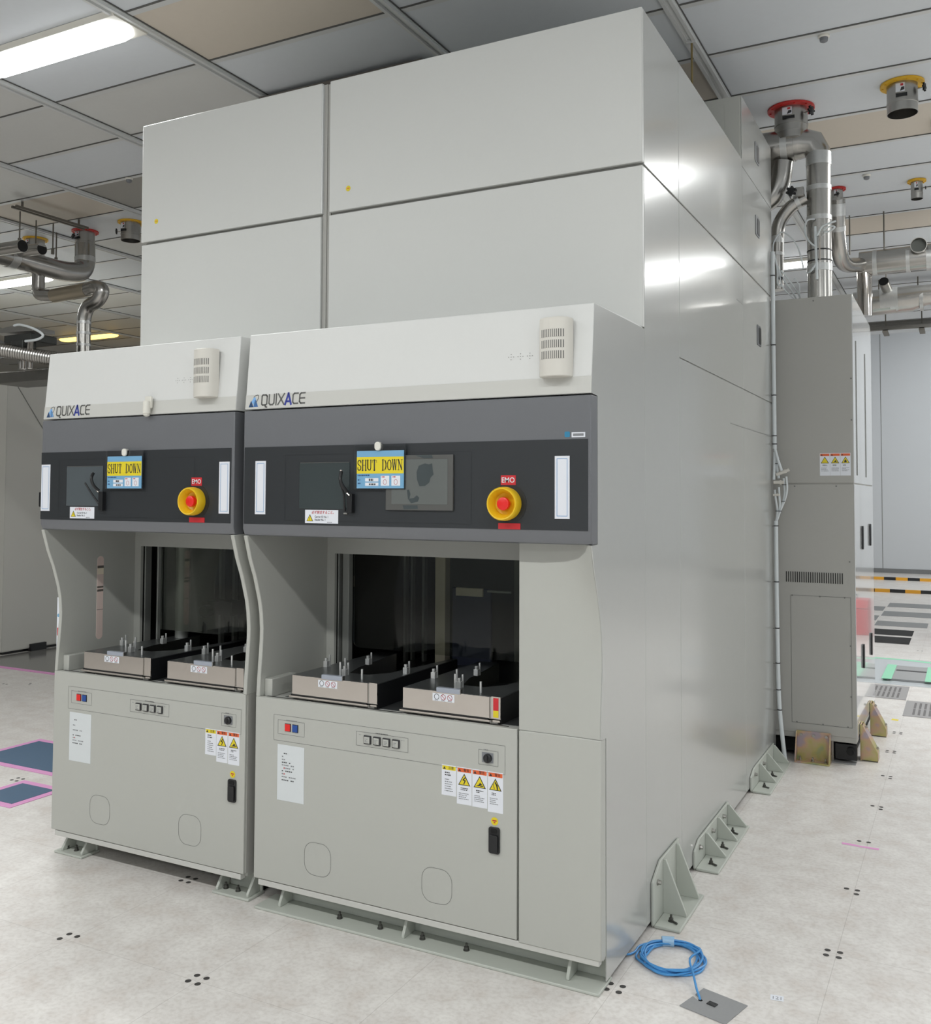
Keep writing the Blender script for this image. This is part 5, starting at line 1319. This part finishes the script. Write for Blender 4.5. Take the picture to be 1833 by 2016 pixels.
# tile number label
def FM(cx, cy, a, z):
    ca, sa = math.cos(a), math.sin(a)
    return lambda p: (cx+p[0]*ca-p[1]*sa, cy+p[0]*sa+p[1]*ca, z)
b = MB(); f = FM(0.496, 0.244, 0.15, 0.0006); w = 0.020
b.poly([f((-w, -w*0.85)), f((w, -w*0.85)), f((w, w*0.85)), f((-w, w*0.85))], WHITE); b.text('121', 0, -0.010, 0.026, 0, INKG, 0.0, sx=0.9, centre=True, M=FM(0.496, 0.244, 0.15, 0.001))
tag(b.build('tile_label', smooth=False, origin=(0.496, 0.244, 0)), 'small white tile label reading 121 on the floor at lower right', 'label')
b = MB(); f = FM(0.60, 1.79, -0.02, 0.0006); b.poly([f((-0.075, -0.012)), f((0.080, -0.014)), f((0.080, 0.010)), f((0.0, 0.006)), f((-0.03, 0.012)), f((-0.08, 0.012))], PINK)
tag(b.build('tape_strip', smooth=False, origin=(0.6, 1.79, 0)), 'scrap of pink tape across the floor holes right of the side brackets', 'tape')
b = MB(); b.poly([(0.555, 4.56, 0.0006), (0.60, 4.55, 0.0006), (0.605, 4.60, 0.0006), (0.56, 4.61, 0.0006)], YSTK)
tag(b.build('tape_piece', smooth=False, origin=(0.58, 4.58, 0)), 'small yellow tape piece on the floor below the grates', 'tape')
# perforated grates
def grate(x0, y0, lab):
    root = thing('floor_grate', (x0+0.3, y0+0.3, 0), lab, 'floor grate', 'perforated floor grates')
    b = MB(); b.box(x0, x0+0.60, y0, y0+0.585, 0.0005, 0.003, GRATE); b.build('frame', root, smooth=False)
    b = MB()
    for i in range(14):
        for j in range(2):
            xx = x0+0.06+i*0.036
            b.box(xx, xx+0.016, y0+0.06+j*0.24, y0+0.06+j*0.24+0.215, 0.003, 0.0036, mat('slot_dark', (104, 102, 102), 0.7))
    b.build('slots', root, smooth=False)
grate(0.012, 5.345, 'perforated grey floor grate nearer the cabinet corner')
grate(0.620, 4.745, 'perforated grey floor grate nearer the right picture edge')
# grey tiles and open pits
for k, (x0, x1, y0, y1) in enumerate(((0.022, 0.615, 10.03, 10.52), (0.02, 0.70, 11.14, 11.72), (0.018, 0.72, 12.34, 12.90), (-0.6, -0.0, 10.55, 11.1), (-0.6, -0.0, 11.75, 12.3))):
    b = MB(); b.box(x0, x1, y0, y1, 0.0005, 0.003, GTILE)
    tag(b.build('grey_tile', smooth=False, origin=((x0+x1)/2, y0, 0)), ['grey floor tile just behind the open black floor pits', 'middle grey floor tile of the row toward the far barriers', 'farthest grey floor tile of the row toward the far barriers', 'grey floor tile left of the row, half hidden by the cabinet', 'farther grey floor tile left of the row, hidden by the cabinet'][k], 'floor tile', 'grey tiles set in the white floor')
for k, (y0, y1) in enumerate(((9.18, 9.70), (8.49, 9.04))):
    b = MB(); b.box(-0.12, 0.487, y0, y1, 0.0004, 0.0016, VBLACK); b.box(-0.12, 0.487, y0+0.22, y0+0.235, 0.0016, 0.002, GAP)
    tag(b.build('floor_opening', smooth=False, origin=(0.18, y0, 0)), ['open black floor pit with a missing tile, farther one', 'open black floor pit with a missing tile, nearer one'][k], 'floor opening')
# clear sheet with green tape
root = thing('plastic_sheet', (0.5, 6.7, 0), 'clear plastic sheet edged with mint green tape on the floor behind the cabinet', 'plastic sheet')
b = MB(); b.box(-0.2, 1.4, 5.98, 7.42, 0.0005, 0.002, mat('film_grey', (196, 202, 206), 0.15)); b.build('film', root, smooth=False)
b = MB(); b.poly([(-0.2, 7.36, 0.0024), (0.5, 7.34, 0.0024), (1.4, 7.10, 0.0024), (1.4, 7.16, 0.0024), (0.55, 7.42, 0.0024), (-0.2, 7.44, 0.0024)], GREEN); b.build('tape_edge', root, smooth=False)
root = thing('taped_floor_box', (0.57, 6.5, 0), 'low grey floor box framed with mint green tape on the clear sheet', 'floor box')
b = MB(); b.box(0.42, 1.10, 6.16, 6.90, 0.002, 0.02, GREYPL); b.box(0.47, 0.72, 6.60, 6.66, 0.02, 0.022, INK); b.build('lid', root, bevel=0.003)
b = MB(); b.box(0.38, 0.46, 6.13, 6.92, 0.0205, 0.0225, GREEN); b.box(0.72, 0.82, 6.13, 6.92, 0.0225, 0.0235, GREEN); b.build('tape', root, smooth=False)
# red tool box beyond the right edge of the picture, seen mirrored in the cabinet side
root = thing('tool_box', (1.12, 9.2, 0), 'red tool box beyond the right picture edge, seen only mirrored in the cabinet side', 'tool box')
b = MB(); b.box(0.885, 1.40, 9.0, 9.4, 0.0, 0.30, REDL); b.build('body', root, bevel=0.01)
b = MB(); b.prism([(9.0, 0.305), (9.4, 0.305), (9.36, 0.40), (9.04, 0.40)], 'x', 0.885, 1.40, REDL); b.build('lid', root, bevel=0.01)
b = MB(); b.tube(bend([(1.02, 9.2, 0.40), (1.02, 9.2, 0.45), (1.26, 9.2, 0.45), (1.26, 9.2, 0.40)], 0.03), 0.010, BLACK, 10); b.build('handle', root)
# striped barriers
BYEL = mat('barrier_yellow', (236, 170, 40), 0.45)
for (y, x0, L, seg, lab) in ((17.35, -1.0, 3.4, 0.21, 'black and yellow striped bar on the floor nearest the far wall'), (14.68, -0.80, 3.2, 0.235, 'black and yellow striped bar on the floor, nearer of the two')):
    root = thing('striped_barrier', (x0, y, 0), lab, 'barrier')
    n = int(L/seg)
    b1 = MB(); b2 = MB()
    for k in range(n):
        bb = b1 if k % 2 else b2
        bb.prism([(y-0.03, 0.0), (y+0.03, 0.0), (y+0.024, 0.055), (y-0.024, 0.055)], 'x', x0+k*seg, x0+(k+1)*seg, BLACK if k % 2 else BYEL)
    b1.build('black_segments', root); b2.build('yellow_segments', root)
